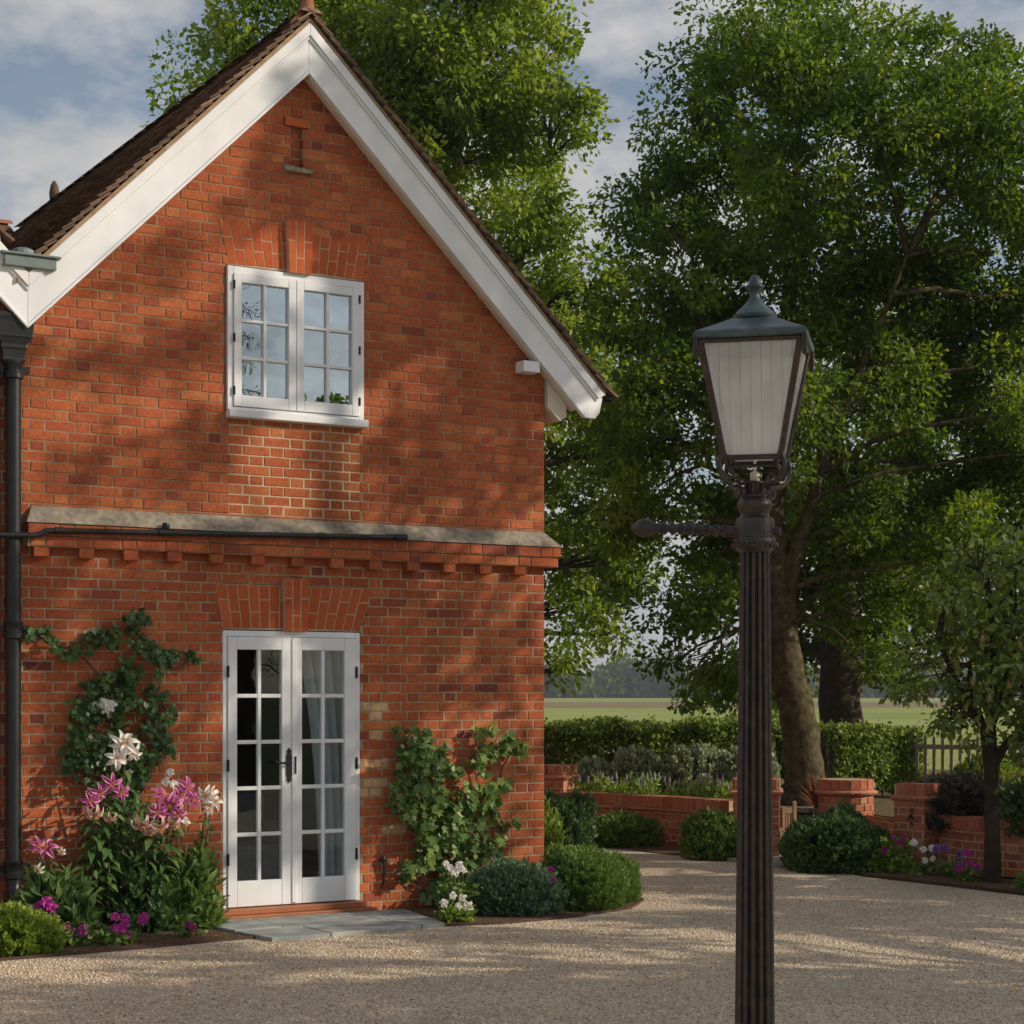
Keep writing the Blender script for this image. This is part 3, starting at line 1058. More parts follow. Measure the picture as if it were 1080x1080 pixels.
# ---- french doors
b = MB()
b.box((0, -.0, .094), (.035, .10, 2.194)); b.box((1.113, -.0, .094), (1.148, .10, 2.194)); b.box((.0355, .001, 2.15), (1.1125, .10, 2.194))
fd = b.build('french_door', WHITE, house, bevel=.004)
lev = [(.037, .571, .112, .478), (.577, 1.111, .648, 1.010)]
for i, (a, e, g0, g1) in enumerate(lev):
    b = MB()
    z0, z1, gz0, gz1 = .10, 2.147, .295, 2.05
    b.box((a, -.012, z0), (g0, .04, z1)); b.box((g1, -.012, z0), (e, .04, z1))
    b.box((g0 + .0005, -.011, z0), (g1 - .0005, .04, gz0)); b.box((g0 + .0005, -.011, gz1), (g1 - .0005, .04, z1))
    bars(b, g0, g1, gz0, gz1, 2, 5, .030, -.006, .03)
    b.build('door_leaf', WHITE, fd, bevel=.005)
    g = MB()
    g.add([(g0 - .002, .012, gz0), (g1 + .002, .012, gz0), (g1 + .002, .012, gz1), (g0 - .002, .012, gz1)], [(0, 1, 2, 3)])
    g.build('pane', GLASS_DOOR, fd)
b = MB()
b.box((.560, -.022, .11), (.600, -.0125, 2.14))
b.build('meeting_strip', WHITE, fd, bevel=.004)
for s in (.036, 1.112):
    for z in (.42, 1.13, 1.84):
        b = MB()
        b.box((s - .010, -.019, z), (s + .010, -.0125, z + .085))
        b.tube([(s, -.020, z - .004), (s, -.020, z + .089)], .005, 8)
        b.build('hinge', IRON, fd)
b = MB()
hs = .535
b.prism([(hs - .022, 1.09), (hs + .022, 1.09), (hs + .022, 1.24), (hs - .022, 1.24)], -.022, -.0125)
for zz, sg in ((1.24, 1), (1.09, -1)):
    b.prism([(hs - .022, zz), (hs + .022, zz), (hs + .012, zz + sg * .018), (hs + .02, zz + sg * .032), (hs, zz + sg * .062), (hs - .02, zz + sg * .032), (hs - .012, zz + sg * .018)][::sg], -.022, -.0125)
b.tube([(hs, -.02, 1.185), (hs, -.06, 1.185), (hs - .015, -.068, 1.185), (hs - .11, -.066, 1.188), (hs - .135, -.066, 1.196)], [.011, .010, .010, .008, .007], 8)
b.box((hs + .047, -.034, 1.10), (hs + .056, -.0225, 1.235))
b.build('handle', IRON, fd)
b = MB()
b.box((-.05, -.085, .048), (1.17, .08, .0925))
b.box((-.075, -.145, -.01), (1.235, .06, .0475))
b.build('threshold', TIMBER, house, bevel=.006)

# ---- rooms behind the glass
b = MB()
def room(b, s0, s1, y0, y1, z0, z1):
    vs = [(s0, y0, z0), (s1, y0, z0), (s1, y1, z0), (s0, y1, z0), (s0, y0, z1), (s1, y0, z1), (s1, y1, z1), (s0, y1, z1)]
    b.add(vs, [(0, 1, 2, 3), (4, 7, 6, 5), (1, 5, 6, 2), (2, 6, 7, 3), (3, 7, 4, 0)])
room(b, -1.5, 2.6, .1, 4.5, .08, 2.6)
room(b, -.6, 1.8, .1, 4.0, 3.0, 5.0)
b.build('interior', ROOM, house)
def curtain(name, label, s0, s1, z0, z1, y, sw=0.0):
    n = 60
    vs, fs = [], []
    for i in range(n + 1):
        f = i / n
        for k in range(9):
            g = k / 8
            s = s0 + (s1 - s0) * f
            s -= sw * (1 - f) * g ** 2.2
            vs.append((s, y + .035 * math.sin(f * 44 + .6 * g) + .01 * math.sin(f * 91), z0 + (z1 - z0) * g))
    for i in range(n):
        for k in range(8):
            a = i * 9 + k
            fs.append((a, a + 9, a + 10, a + 1))
    b = MB()
    b.add(vs, fs)
    o = b.build(name, CURTAIN, smooth=True)
    o.location = W0
    o.rotation_euler = (0, 0, YAW)
    return tag(o, label, 'curtain')
curtain('curtain', 'blue grey curtain gathered behind the right leaf of the french doors', .90, 1.35, .12, 2.25, .22, .20)
curtain('curtain', 'blue grey curtain edge behind the left leaf of the french doors', -.42, .10, .12, 2.25, .22)
curtain('curtain', 'pale curtain hanging inside the left casement of the upper window', -.25, .26, 3.3, 5.1, .25)
# sofa in the garden room
sofa = thing('sofa', 'grey upholstered sofa with cushions standing inside the french doors', 'sofa', HW(.2, -1.1, .08), YAW)
b = MB()
b.box((-.75, -.35, .08), (.75, .40, .40))
b.build('seat', SOFA, sofa, bevel=.06)
b = MB()
b.box((-.75, .25, .41), (.75, .45, .82))
b.build('backrest', SOFA, sofa, bevel=.07)
for x in (-.80, .62):
    b = MB()
    b.box((x, -.36, .08), (x + .2, .44, .58))
    b.build('armrest', SOFA, sofa, bevel=.06)
cu = MB()
cu.box((-.5, -.05, .42), (-.05, .12, .80))
o = cu.build('cushion', CURTAIN, bevel=.06)
o.location = HW(.2, -1.1, .08); o.rotation_euler = (R(-12), 0, YAW + .2)
tag(o, 'square pale cushion leaning on the grey sofa behind the doors', 'cushion')
# floodlight on the wing wall
fl = thing('floodlight', 'small black rectangular floodlight with pale lens beside the rainwater hopper', 'light', HW(-1.80, 0, 3.95), YAW)
b = MB()
b.box((-.12, -.12, -.08), (.07, -.06, .09))
b.build('housing', IRON, fl, bevel=.006)
b = MB()
b.box((-.105, -.126, -.062), (.055, -.1205, .075))
b.build('lens', FLOOD, fl)
b = MB()
b.box((-.05, -.06, -.03), (.0, .105, .03))
b.build('bracket', IRON, fl)
# tap hook by the door
b = MB()
b.tube([(1.335, -.01, .40), (1.335, -.04, .40), (1.34, -.045, .36), (1.34, -.03, .22), (1.33, -.02, .18)], [.018, .016, .008, .007, .007], 8)
b.lathe([(.001, -.02), (.022, -.015), (.026, 0), (.02, .016), (.001, .02)], 10, (1.335, -.035, .41))
o = b.build('wall_hook', IRON, smooth=True)
o.location = W0; o.rotation_euler = (0, 0, YAW)
tag(o, 'small rusty iron hook on the brick wall right of the french doors', 'hook')

# ---- slate paving in front of the doors, beds
def hpoly(pts):
    return [tuple(HW(s, o))[:2] for s, o in pts]
b = MB()
for poly in ([(-.30, .16), (.16, .155), (.165, .72), (-.215, .76)], [(-.213, .775), (.163, .735), (.30, .735), (.31, 1.225), (-.145, 1.25)], [(.18, .155), (.97, .16), (.975, .70), (.18, .72)], [(.318, .732), (1.0, .715), (1.07, 1.17), (.325, 1.215)], [(.985, .16), (1.45, .17), (1.36, .72), (.99, .70)], [(1.01, .715), (1.355, .735), (1.275, 1.15), (1.08, 1.165)]):
    b.slab(hpoly(poly), -.02, .028 + rn(-.003, .003))
pv = b.build('slate_paving', SLATE, bevel=.004)
struct(pv, 'structure')
def bed(name, poly, z=.012):
    b = MB()
    b.slab(poly, -.02, z)
    return struct(b.build(name, SOIL))
bedL = hpoly([(-2.4, .0), (-.26, .0), (-.20, .70), (-.18, 1.02), (-.5, 1.05), (-1.0, 1.12), (-1.65, 1.17), (-2.4, 1.2)])
bed('flower_bed', bedL)
bedR = hpoly([(1.44, .0), (3.1, .0), (3.5, -.2), (3.6, .1), (3.5, .5), (3.1, .9), (2.4, 1.16), (1.7, 1.22), (1.30, 1.12)])
bed('flower_bed', bedR)
bed('flower_bed', [(4.65, 15.45), (3.95, 16.5), (3.35, 17.35), (3.0, 18.4), (3.0, 19.2), (4.0, 18.5), (4.6, 16.9), (7, 16.2), (7, 15.4)])
bed('flower_bed', [(-.4, 21.2), (.5, 21.0), (1.2, 20.35), (1.9, 19.35), (2.6, 18.95), (2.7, 19.3), (2.2, 20.0), (1.4, 20.9), (.6, 21.6), (-.4, 22.0)])
RUST = mat('rusty_edging', [(.06, .035, .025), (.10, .055, .035)], .9, nscale=9)
def edging(pts, label, h=.02):
    b = MB()
    for p, q in zip(pts, pts[1:]):
        d = (Vector(q) - Vector(p)).normalized()
        nn = Vector((-d.y, d.x)) * .005
        b.add([(p[0] - nn.x, p[1] - nn.y, -.01), (q[0] - nn.x, q[1] - nn.y, -.01), (q[0] + nn.x, q[1] + nn.y, -.01), (p[0] + nn.x, p[1] + nn.y, -.01),
               (p[0] - nn.x, p[1] - nn.y, h), (q[0] - nn.x, q[1] - nn.y, h), (q[0] + nn.x, q[1] + nn.y, h), (p[0] + nn.x, p[1] + nn.y, h)],
              [(0, 3, 2, 1), (4, 5, 6, 7), (0, 1, 5, 4), (1, 2, 6, 5), (2, 3, 7, 6), (3, 0, 4, 7)])
    return tag(b.build('bed_edging', RUST), label, 'edging')
edging(hpoly([(-.17, 1.03), (-.5, 1.06), (-1.0, 1.13), (-1.65, 1.18), (-2.4, 1.21)]), 'thin rusty edging strip in front of the lily bed')
edging(hpoly([(1.31, 1.14), (1.7, 1.235), (2.4, 1.175), (3.1, .915), (3.51, .51), (3.61, .1)]), 'thin rusty edging strip in front of the clipped shrubs by the house corner')
edging([(4.66, 15.44), (3.94, 16.49), (3.34, 17.34)], 'low edging strip along the flowers under the pear tree', .02)

# ------------------------------------------------------------------ street lamp
lamp = thing('lamp_post', 'victorian cast iron lamp post with fluted column, ladder bar and glazed lantern', 'lamp post', (.788, 6.0, 0), R(-13))
b = MB()
b.lathe([(.17, 0), (.17, .10), (.155, .12), (.15, .30), (.12, .34), (.13, .37), (.105, .42), (.085, .48), (.09, .50), (.066, .54)], 32)
b.build('base', LAMPIRON, lamp, smooth=True)
b = MB()
b.lathe([(.0665, .53), (.0655, .60), (.0485, 2.185)], 240, flute=.22, nf=14)
b.build('column', LAMPIRON, lamp, smooth=True)
b = MB()
b.lathe([(.050, 2.175), (.058, 2.183), (.070, 2.192), (.072, 2.205), (.066, 2.215), (.066, 2.222), (.063, 2.225), (.064, 2.27), (.060, 2.285), (.048, 2.293), (.045, 2.30),
         (.050, 2.31), (.056, 2.322), (.056, 2.335), (.050, 2.345), (.046, 2.35), (.050, 2.354), (.050, 2.360), (.038, 2.366), (.034, 2.372), (.034, 2.39), (.040, 2.398), (.036, 2.405), (.020, 2.408)], 40)
for k in range(26):        # rope bead round the collar
    t = 2 * math.pi * k / 26
    b.tube([(.071 * math.cos(t), .071 * math.sin(t), 2.192), (.071 * math.cos(t + .2), .071 * math.sin(t + .2), 2.206)], .006, 6)
for k in range(8):         # leaf collar
    t = 2 * math.pi * k / 8
    c, s_ = math.cos(t), math.sin(t)
    b.tube([(.036 * c, .036 * s_, 2.362), (.044 * c, .044 * s_, 2.38), (.046 * c, .046 * s_, 2.395), (.054 * c, .054 * s_, 2.402)], [.010, .009, .007, .003], 6)
b.build('capital', LAMPIRON, lamp, smooth=True)
# ladder bar with twist and acorn end
b = MB()
n, pts = 72, []
vs, fs = [], []
x0, x1 = -.055, -.335
for i in range(n + 1):
    f = i / n
    x = x0 + (x1 - x0) * f
    zc = 2.245 + .018 * f
    rr = .0158 if .12 < f < .9 else .0165
    for k in range(16):
        t = 2 * math.pi * k / 16
        r_ = rr * (1 + (.34 * math.cos(2 * t - f * 62) if .12 < f < .9 else 0))
        vs.append((x, r_ * math.cos(t), zc + r_ * math.sin(t)))
for i in range(n):
    for k in range(16):
        fs.append((i * 16 + k, i * 16 + (k + 1) % 16, (i + 1) * 16 + (k + 1) % 16, (i + 1) * 16 + k))
b.add(vs, fs)
b.tube([(.05, 0, 2.244), (.082, 0, 2.243), (.084, 0, 2.243)], [.014, .014, .006], 10)
bar = b.build('ladder_bar', LAMPIRON, lamp, smooth=True)
b = MB()
prof = [(.0165, .328), (.019, .334), (.027, .343), (.031, .358), (.030, .370), (.022, .386), (.012, .398), (.003, .407)]
vs, fs = [], []
for r_, d in prof:
    for k in range(18):
        t = 2 * math.pi * k / 18
        rr = r_ * (1 + .05 * math.cos(6 * t + d * 120))
        vs.append((-d, rr * math.cos(t), 2.2635 + rr * math.sin(t)))
for i in range(len(prof) - 1):
    for k in range(18):
        fs.append((i * 18 + k, i * 18 + (k + 1) % 18, (i + 1) * 18 + (k + 1) % 18, (i + 1) * 18 + k))
b.add(vs, fs)
b.build('acorn_knob', LAMPIRON, bar, smooth=True)
# lantern: four corner bars, pane per side, roof
ZB, ZT, HB, HT = 2.475, 2.842, .090, .158
b = MB()
cr = [(-1, -1), (1, -1), (1, 1), (-1, 1)]
for sx, sy in cr:
    b.tube([(sx * HB, sy * HB, ZB), (sx * HT, sy * HT, ZT)], .0105, 6)
for h, z, r_ in ((HB, ZB, .0095), (HT, ZT, .011)):
    for k in range(4):
        p, q = cr[k], cr[(k + 1) % 4]
        b.tube([(p[0] * h, p[1] * h, z), (q[0] * h, q[1] * h, z)], r_, 6)
for k in range(4):
    p, q = cr[k], cr[(k + 1) % 4]
    b.tube([(p[0] * (HB - .012), p[1] * (HB - .012), ZB - .026), (q[0] * (HB - .012), q[1] * (HB - .012), ZB - .026)], .006, 6)
b.build('lantern_frame', LAMPIRON, lamp)
for k in range(4):
    p, q = cr[k], cr[(k + 1) % 4]
    g = MB()
    g.add([(p[0] * (HB - .002), p[1] * (HB - .002), ZB), (q[0] * (HB - .002), q[1] * (HB - .002), ZB), (q[0] * (HT - .002), q[1] * (HT - .002), ZT), (p[0] * (HT - .002), p[1] * (HT - .002), ZT)], [(0, 1, 2, 3)])
    g.build('pane', GLASS_LAMP, lamp)
b = MB()
def sq(secs, b):
    vs, fs = [], []
    for h, z in secs:
        vs += [(-h, -h, z), (h, -h, z), (h, h, z), (-h, h, z)]
    for i in range(len(secs) - 1):
        for k in range(4):
            fs.append((4 * i + k, 4 * i + (k + 1) % 4, 4 * i + 4 + (k + 1) % 4, 4 * i + 4 + k))
    fs += [(3, 2, 1, 0), tuple(range(4 * len(secs) - 4, 4 * len(secs)))]
    b.add(vs, fs)
sq([(.171, 2.846), (.178, 2.850), (.180, 2.864), (.171, 2.872), (.12, 2.898), (.066, 2.927), (.05, 2.930)], b)
rf = b.build('lantern_roof', LAMPGREEN, lamp, bevel=.004)
for sx, sy in cr:          # corner drips
    b = MB()
    b.box((sx * .171 - .008, sy * .171 - .008, 2.785), (sx * .171 + .008, sy * .171 + .008, 2.85))
    b.build('corner_drip', LAMPIRON, rf, bevel=.003)
b = MB()
b.lathe([(.068, 2.930), (.071, 2.936), (.071, 2.944), (.064, 2.948), (.058, 2.958), (.042, 2.972), (.028, 2.986), (.019, 3.000), (.015, 3.012), (.018, 3.02), (.026, 3.032), (.030, 3.036), (.030, 3.042), (.022, 3.044), (.020, 3.050), (.015, 3.068), (.011, 3.074), (.003, 3.077)], 28)
b.build('finial', LAMPGREEN, rf, smooth=True)
# scrolled cradle
for k in range(4):
    a = math.pi / 4 + k * math.pi / 2
    ca, sa = math.cos(a), math.sin(a)
    P = [(.036, 2.370), (.050, 2.388), (.085, 2.392), (.120, 2.400), (.143, 2.425), (.148, 2.455), (.140, 2.480), (.122, 2.488), (.106, 2.478), (.102, 2.460), (.110, 2.446), (.122, 2.446)]
    pp = []
    for i in range(len(P) - 1):
        for t in (0, .5):
            pp.append((P[i][0] * (1 - t) + P[i + 1][0] * t, P[i][1] * (1 - t) + P[i + 1][1] * t))
    pp.append(P[-1])
    b = MB()
    b.tube([(x * ca, x * sa, z) for x, z in pp], [.0075] * (len(pp) - 2) + [.006, .004], 7)
    Q = [(.050, 2.388), (.072, 2.386), (.084, 2.372), (.080, 2.356), (.066, 2.352), (.060, 2.362), (.067, 2.369)]
    b.tube([((.05 + .09 * t_) * ca, (.05 + .09 * t_) * sa, 2.39 + .05 * t_ + .02 * math.sin(t_ * 6.28)) for t_ in (0, .2, .4, .6, .8, 1)], .0055, 6)
    b.tube([(x * ca, x * sa, z) for x, z in Q], .0055, 6)
    b.build('scroll_bracket', LAMPIRON, lamp, smooth=True)
b = MB()
b.lathe([(.012, 2.405), (.015, 2.41), (.016, 2.43), (.013, 2.437), (.005, 2.44), (.004, 2.475)], 14)
b.build('cable_gland', CERAMIC, lamp, smooth=True)
b = MB()
b.lathe([(.006, 2.47), (.006, 2.56)], 8)
b.lathe([(.014, 2.56), (.016, 2.60), (.014, 2.625)], 14)
b.build('bulb_holder', CERAMIC, lamp, smooth=True)
b = MB()
b.lathe([(.012, 2.625), (.018, 2.64), (.027, 2.67), (.029, 2.69), (.024, 2.712), (.012, 2.727), (.002, 2.731)], 16)
b.build('bulb', BULB, lamp, smooth=True)

# ------------------------------------------------------------------ garden walls and piers
def poly_T(pts):
    pts = [Vector(p) for p in pts]
    cum = [0]
    for p, q in zip(pts, pts[1:]):
        cum.append(cum[-1] + (q - p).length)
    def T(s, y, z):
        s = min(max(s, 0), cum[-1] - 1e-6)
        i = max(k for k in range(len(pts) - 1) if cum[k] <= s + 1e-9)
        d = (pts[i + 1] - pts[i]).normalized()
        p = pts[i] + d * (s - cum[i])
        nn = Vector((d.y, -d.x))
        return (p.x - nn.x * y, p.y - nn.y * y, z)
    return T, cum[-1]
def bez(p0, p1, p2, n=14):
    return [((1 - t) ** 2 * p0[0] + 2 * t * (1 - t) * p1[0] + t * t * p2[0], (1 - t) ** 2 * p0[1] + 2 * t * (1 - t) * p1[1] + t * t * p2[1]) for t in [i / n for i in range(n + 1)]]
def garden_wall(name, label, path, h, tone, cap=True):
    T, L = poly_T(path)
    root = thing(name, label, 'garden wall')
    bk, mo = MB(T), MB(T)
    courses(bk, mo, 0, h - (.16 if cap else 0), lambda z: (0, L), [], tone=tone)
    w = bk.build('brickwork', BRICK_OLD, root)
    mo.build('mortar', MORTAR_PALE, w)
    if cap:
        b = MB(T)
        s = 0
        while s < L:        # moulded bead course then bricks on end
            e = min(s + .22, L)
            brick(b, s, e - .006, h - .158, h - .128, -.05, .028, rn(.6, 1))
            s = e
        s = 0
        while s < L:
            e = min(s + .074, L)
            brick(b, s, e - .009, h - .125, h, -.22, .012, tone(0))
            s = e
        b.build('coping', BRICK_OLD, root)
        b = MB(T)
        n = max(2, int(L / .15))
        for i in range(n):
            a, e = L * i / n, L * (i + 1) / n
            b.box((a, -.004, h - .126), (e, .215, h - .006), .5)
        b.build('coping_mortar', MORTAR_PALE, root)
    return root
tg = lambda k: min(1, max(0, random.gauss(.5, .22)))
garden_wall('garden_wall', 'low curved brick garden wall with moulded coping in front of the long hedge', bez((.45, 21.75), (1.5, 21.1), (2.34, 19.9)), .56, tg)
garden_wall('garden_wall', 'low brick garden wall behind the pear tree trunk at the right edge', bez((4.15, 18.25), (4.35, 17.2), (6.6, 15.6)), .53, tg)
garden_wall('garden_wall', 'short low brick wall between the round pier and the corner pier', bez((3.78, 19.75), (3.95, 19.2), (4.0, 18.5)), .42, tg, False)
def ngon(cx, cy, r, n, rot=0):
    p = [(cx + r * math.cos(rot + 2 * math.pi * k / n), cy + r * math.sin(rot + 2 * math.pi * k / n)) for k in range(n)]
    return p + [p[0]]
def pier(label, cx, cy, r, n, rot, h, name='brick_pier'):
    pts = ngon(cx, cy, r, n, rot)
    T, L = poly_T(pts)
    root = thing(name, label, 'pier', )
    bk, mo = MB(T), MB(T)
    if n > 8:
        courses(bk, mo, 0, h - .17, lambda z: (0, L), [], tone=tg, flemish=False, sw=.1, rec=.012)
    else:
        side = L / n
        for k in range(n):
            bk.T = mo.T = (lambda s_, y_, z_, k=k: (pts[k][0] + (pts[(k + 1) % n][0] - pts[k][0]) * s_ / side + (pts[(k + 1) % n][1] - pts[k][1]) / side * -y_, pts[k][1] + (pts[(k + 1) % n][1] - pts[k][1]) * s_ / side + (pts[(k + 1) % n][0] - pts[k][0]) / side * y_, z_))
            courses(bk, mo, 0, h - .17, lambda z: (0.004, side - .004), [], tone=tg)
    w = bk.build('brickwork', BRICK_OLD, root)
    mo.build('mortar', MORTAR_PALE, w)
    b = MB()
    def sec(rr, z):
        return [(cx + rr * r * math.cos(rot + 2 * math.pi * k / n), cy + rr * r * math.sin(rot + 2 * math.pi * k / n), z) for k in range(n)]
    secs = [(1.0, h - .172), (1.08, h - .165), (1.14, h - .145), (1.14, h - .13), (1.04, h - .118), (1.04, h - .112)]
    vs, fs = [], []
    for rr, z in secs:
        vs += sec(rr, z)
    for i in range(len(secs) - 1):
        for k in range(n):
            fs.append((i * n + k, i * n + (k + 1) % n, (i + 1) * n + (k + 1) % n, (i + 1) * n + k))
    fs.append(list(range((len(secs) - 1) * n, len(secs) * n)))
    b.add(vs, fs, .9)
    b.build('moulding', BRICK_OLD, root)
    bk, mo = MB(T), MB(T)
    s = 0
    while s < L - .02:
        e = min(s + .108, L)
        brick(bk, s, e - .008, h - .11, h, -.08 if n < 9 else -.03, .004, tg(0))
        s = e
    c = bk.build('cap', BRICK_OLD, root)
    b = MB()
    vs = sec(.97, h - .112) + sec(.97, h - .004)
    b.add(vs, [(k, (k + 1) % n, n + (k + 1) % n, n + k) for k in range(n)] + [list(range(n, 2 * n))], .5)
    b.build('cap_mortar', MORTAR_PALE, c)
    return root
pier('square brick pier at the far end of the curved wall beside the house corner', .50, 21.95, .30, 4, R(20), .87)
pier('square brick gate pier half hidden behind the lamp post', 2.56, 19.35, .34, 4, R(45 - 8), .83)
pier('broad round brick pier beside the oak trunk and above the large shrub', 3.62, 20.05, .30, 20, 0, .79)
pier('square brick corner pier where the right garden wall begins', 4.02, 18.25, .25, 4, R(-2), .83)

# slab path through the gap, step wall, gate
b = MB()
b.slab([(2.2, 18.9), (2.55, 18.2), (3.4, 18.3), (3.3, 19.4), (2.9, 19.9), (2.7, 19.2)], -.02, .035)
struct(b.build('path', SLATE, bevel=.006))
st = garden_wall('garden_wall', 'low brick step wall with pale stone slab behind the wooden gate', [(2.98, 20.5), (3.6, 20.35)], .40, tg, False)
b = MB()
b.slab([(2.93, 20.42), (3.6, 20.25), (3.65, 20.65), (2.95, 20.8)], .402, .45)
b.build('stone_slab', STONE, st, bevel=.006)
gate = thing('garden_gate', 'small wooden slatted garden gate standing open beside the brick gate pier', 'gate', (2.86, 19.50, 0), R(12))
for x in (.0, .125):
    b = MB()
    b.box((x - .017, -.02, .10), (x + .017, .02, .52 if x == 0 else .58))
    b.build('stile', OAKWOOD, gate, bevel=.004)
for z in (.16, .48):
    b = MB()
    b.box((.018, -.014, z - .03), (.107, .014, z + .03))
    b.build('rail', OAKWOOD, gate, bevel=.003)
for x in (.037, .063, .089):
    b = MB()
    b.box((x - .008, -.008, .192), (x + .008, .008, .448))
    b.build('slat', OAKWOOD, gate)
b = MB()
b.box((-.055, -.035, 0), (-.019, .035, .30))
b.build('post', GREYWOOD, gate, bevel=.003)

# wooden paling fences behind the hedges
def fence(label, p, q, h, z0=.4):
    p, q = Vector(p), Vector(q)
    L = (q - p).length
    root = thing('paling_fence', label, 'fence', (p.x, p.y, z0), math.atan2(q.y - p.y, q.x - p.x))
    x = 0
    while x < L:
        b = MB()
        b.prism([(x - .02, 0), (x + .02, 0), (x + .02, h - .03), (x, h + .01), (x - .02, h - .03)], -.008, .008)
        b.build('pale', GREYWOOD, root)
        x += .11
    for z in (h * .3, h * .82):
        b = MB()
        b.box((-.05, .009, z - .03), (L + .05, .045, z + .03))
        b.build('rail', GREYWOOD, root)
    x = 0
    while x <= L + .01:
        b = MB()
        b.box((x - .04, .046, 0), (x + .04, .12, h + .05))
        b.build('post', GREYWOOD, root)
        x += L / max(1, round(L / 1.6))
    return root
fence('weathered wooden paling fence in the gap behind the oak trunk', (3.5, 24.4), (4.3, 24.3), .80)
fence('weathered wooden paling fence right of the short hedge', (4.95, 23.6), (6.9, 22.6), .78)
b = MB()
for z in (.95, 1.12):
    b.box((-.4, -.03, z), (.55, .03, z + .05))
b.box((-.2, -.05, 0), (-.12, .05, 1.2)); b.box((.35, -.05, 0), (.43, .05, 1.2))
o = b.build('rail_fence', GREYWOOD)
o.location = (.75, 29.5, .0); o.rotation_euler = (0, R(-5), 0)
tag(o, 'short wooden rail fence seen above the left end of the long hedge', 'fence')

# ------------------------------------------------------------------ vegetation
def foliage(name, C, CR, nl, size, m, parent, tmpl=(LEAF_V, LEAF_F), out=.8, up=.5, droop=.25, origin=(0, 0, 0), flat=1.0, bright=None):
    """leaves gathered in clumps round the points C (n,3) with radius CR"""
    C = np.asarray(C, float)
    n = len(C)
    if n == 0:
        return None
    CR = np.broadcast_to(np.asarray(CR, float), (n,))
    idx = np.repeat(np.arange(n), nl)
    d = rand_dirs(len(idx))
    rad = RNG.random(len(idx)) ** .45
    off = d * (rad * CR[idx])[:, None]
    off[:, 2] *= flat
    P = C[idx] + off - np.array(origin)
    D = d * out + rand_dirs(len(idx)) * .7
    D[:, 2] -= droop
    Nn = rand_dirs(len(idx)) * .75 + d * .5
    Nn[:, 2] += up
    S = size * RNG.uniform(.5, 1.35, len(idx))
    ctone = RNG.normal(0, .28, n)
    c = np.clip(RNG.normal(.45, .22, len(idx)) + ctone[idx], 0, 1)
    V, F, c = inst(tmpl[0], tmpl[1], P, D, Nn, S, c)
    return arr_obj(name, V, F, c, m, parent)

def ell_points(blobs, per, shell=.5, keep=1.0):
    out = []
    for (x, y, z, rx, ry, rz) in blobs:
        n = max(1, int(per * (rx * ry * rz) ** (2 / 3)))
        d = rand_dirs(n)
        r = (shell ** 3 + (1 - shell ** 3) * RNG.random(n)) ** (1 / 3) * RNG.uniform(.82, 1.12, n)
        p = np.array([x, y, z]) + d * r[:, None] * np.array([rx, ry, rz])
        out.append(p[RNG.random(n) < keep])
    return np.concatenate(out)

def tree(name, label, trunk, tr, blobs, leafmat, barkmat, per=26, nl=70, size=.10, cr=.36, group=None, tmpl=(LEAF_V, LEAF_F), limb=.07, zmin=None, forks=(), shell=.45, limb_from=0):
    base = Vector(trunk[0])
    root = thing(name, label, 'tree', base, 0, group)
    b = MB()
    rel = [Vector(p) - base for p in trunk]
    pts, rad = [], []
    for i in range(len(rel) - 1):
        for k in range(4):
            t = k / 4
            pts.append(rel[i].lerp(rel[i + 1], t) + Vector((rn(-1, 1), rn(-1, 1), 0)) * tr[i] * .08)
            rad.append(tr[i] * (1 - t) + tr[i + 1] * t)
    pts.append(rel[-1]); rad.append(tr[-1])
    b.tube(pts, rad, 14)
    for fpts, fr in forks:
        fp = [Vector(p) - base for p in fpts]
        pp, rr = [], []
        for i in range(len(fp) - 1):
            for k in range(3):
                t = k / 3
                pp.append(fp[i].lerp(fp[i + 1], t) + Vector((rn(-1, 1), rn(-1, 1), rn(-1, 1))) * fr[i] * .15)
                rr.append(fr[i] * (1 - t) + fr[i + 1] * t)
        pp.append(fp[-1]); rr.append(fr[-1])
        b.tube(pp, rr, 9)
        pts = pts + pp
    # limbs to every clump of the crown, twigs to the sprays
    for (x, y, z, rx, ry, rz) in blobs:
        c = Vector((x, y, z)) - base
        cand = [p for p in pts if limb_from <= p.z < c.z - .1] or [q_ for q_ in pts if q_.z >= limb_from][:1]
        s = min(cand, key=lambda p: (p - c).length + .4 * abs((c - p).length * .6 - (c.z - p.z)))
        m1 = s.lerp(c, .5) + Vector((rn(-.2, .2), rn(-.2, .2), rn(0, .35)))
        b.tube([s, s.lerp(m1, .5) + Vector((0, 0, .08)), m1, m1.lerp(c, .5) + Vector((rn(-.1, .1), rn(-.1, .1), .05)), c], [limb, limb * .8, limb * .6, limb * .42, limb * .25], 6, cap=False)
        for k in range(7):
            d = Vector((rn(-1, 1), rn(-1, 1), rn(-.6, 1))).normalized()
            e = c + Vector((d.x * rx, d.y * ry, d.z * rz)) * rn(.7, 1.0)
            st = m1.lerp(c, rn(.2, 1))
            b.tube([st, st.lerp(e, .5) + Vector((rn(-.12, .12), rn(-.12, .12), rn(0, .15))), e], [limb * .25, limb * .16, .006], 4, cap=False)
    b.build('trunk', barkmat, root, smooth=True)
    C = ell_points(blobs, per, shell)
    if zmin is not None:
        C = C[C[:, 2] > zmin]
    CR = cr * RNG.uniform(.55, 1.45, len(C))
    foliage('crown', C, CR, nl, size, leafmat, root, tmpl, origin=base, flat=.7)
    return root

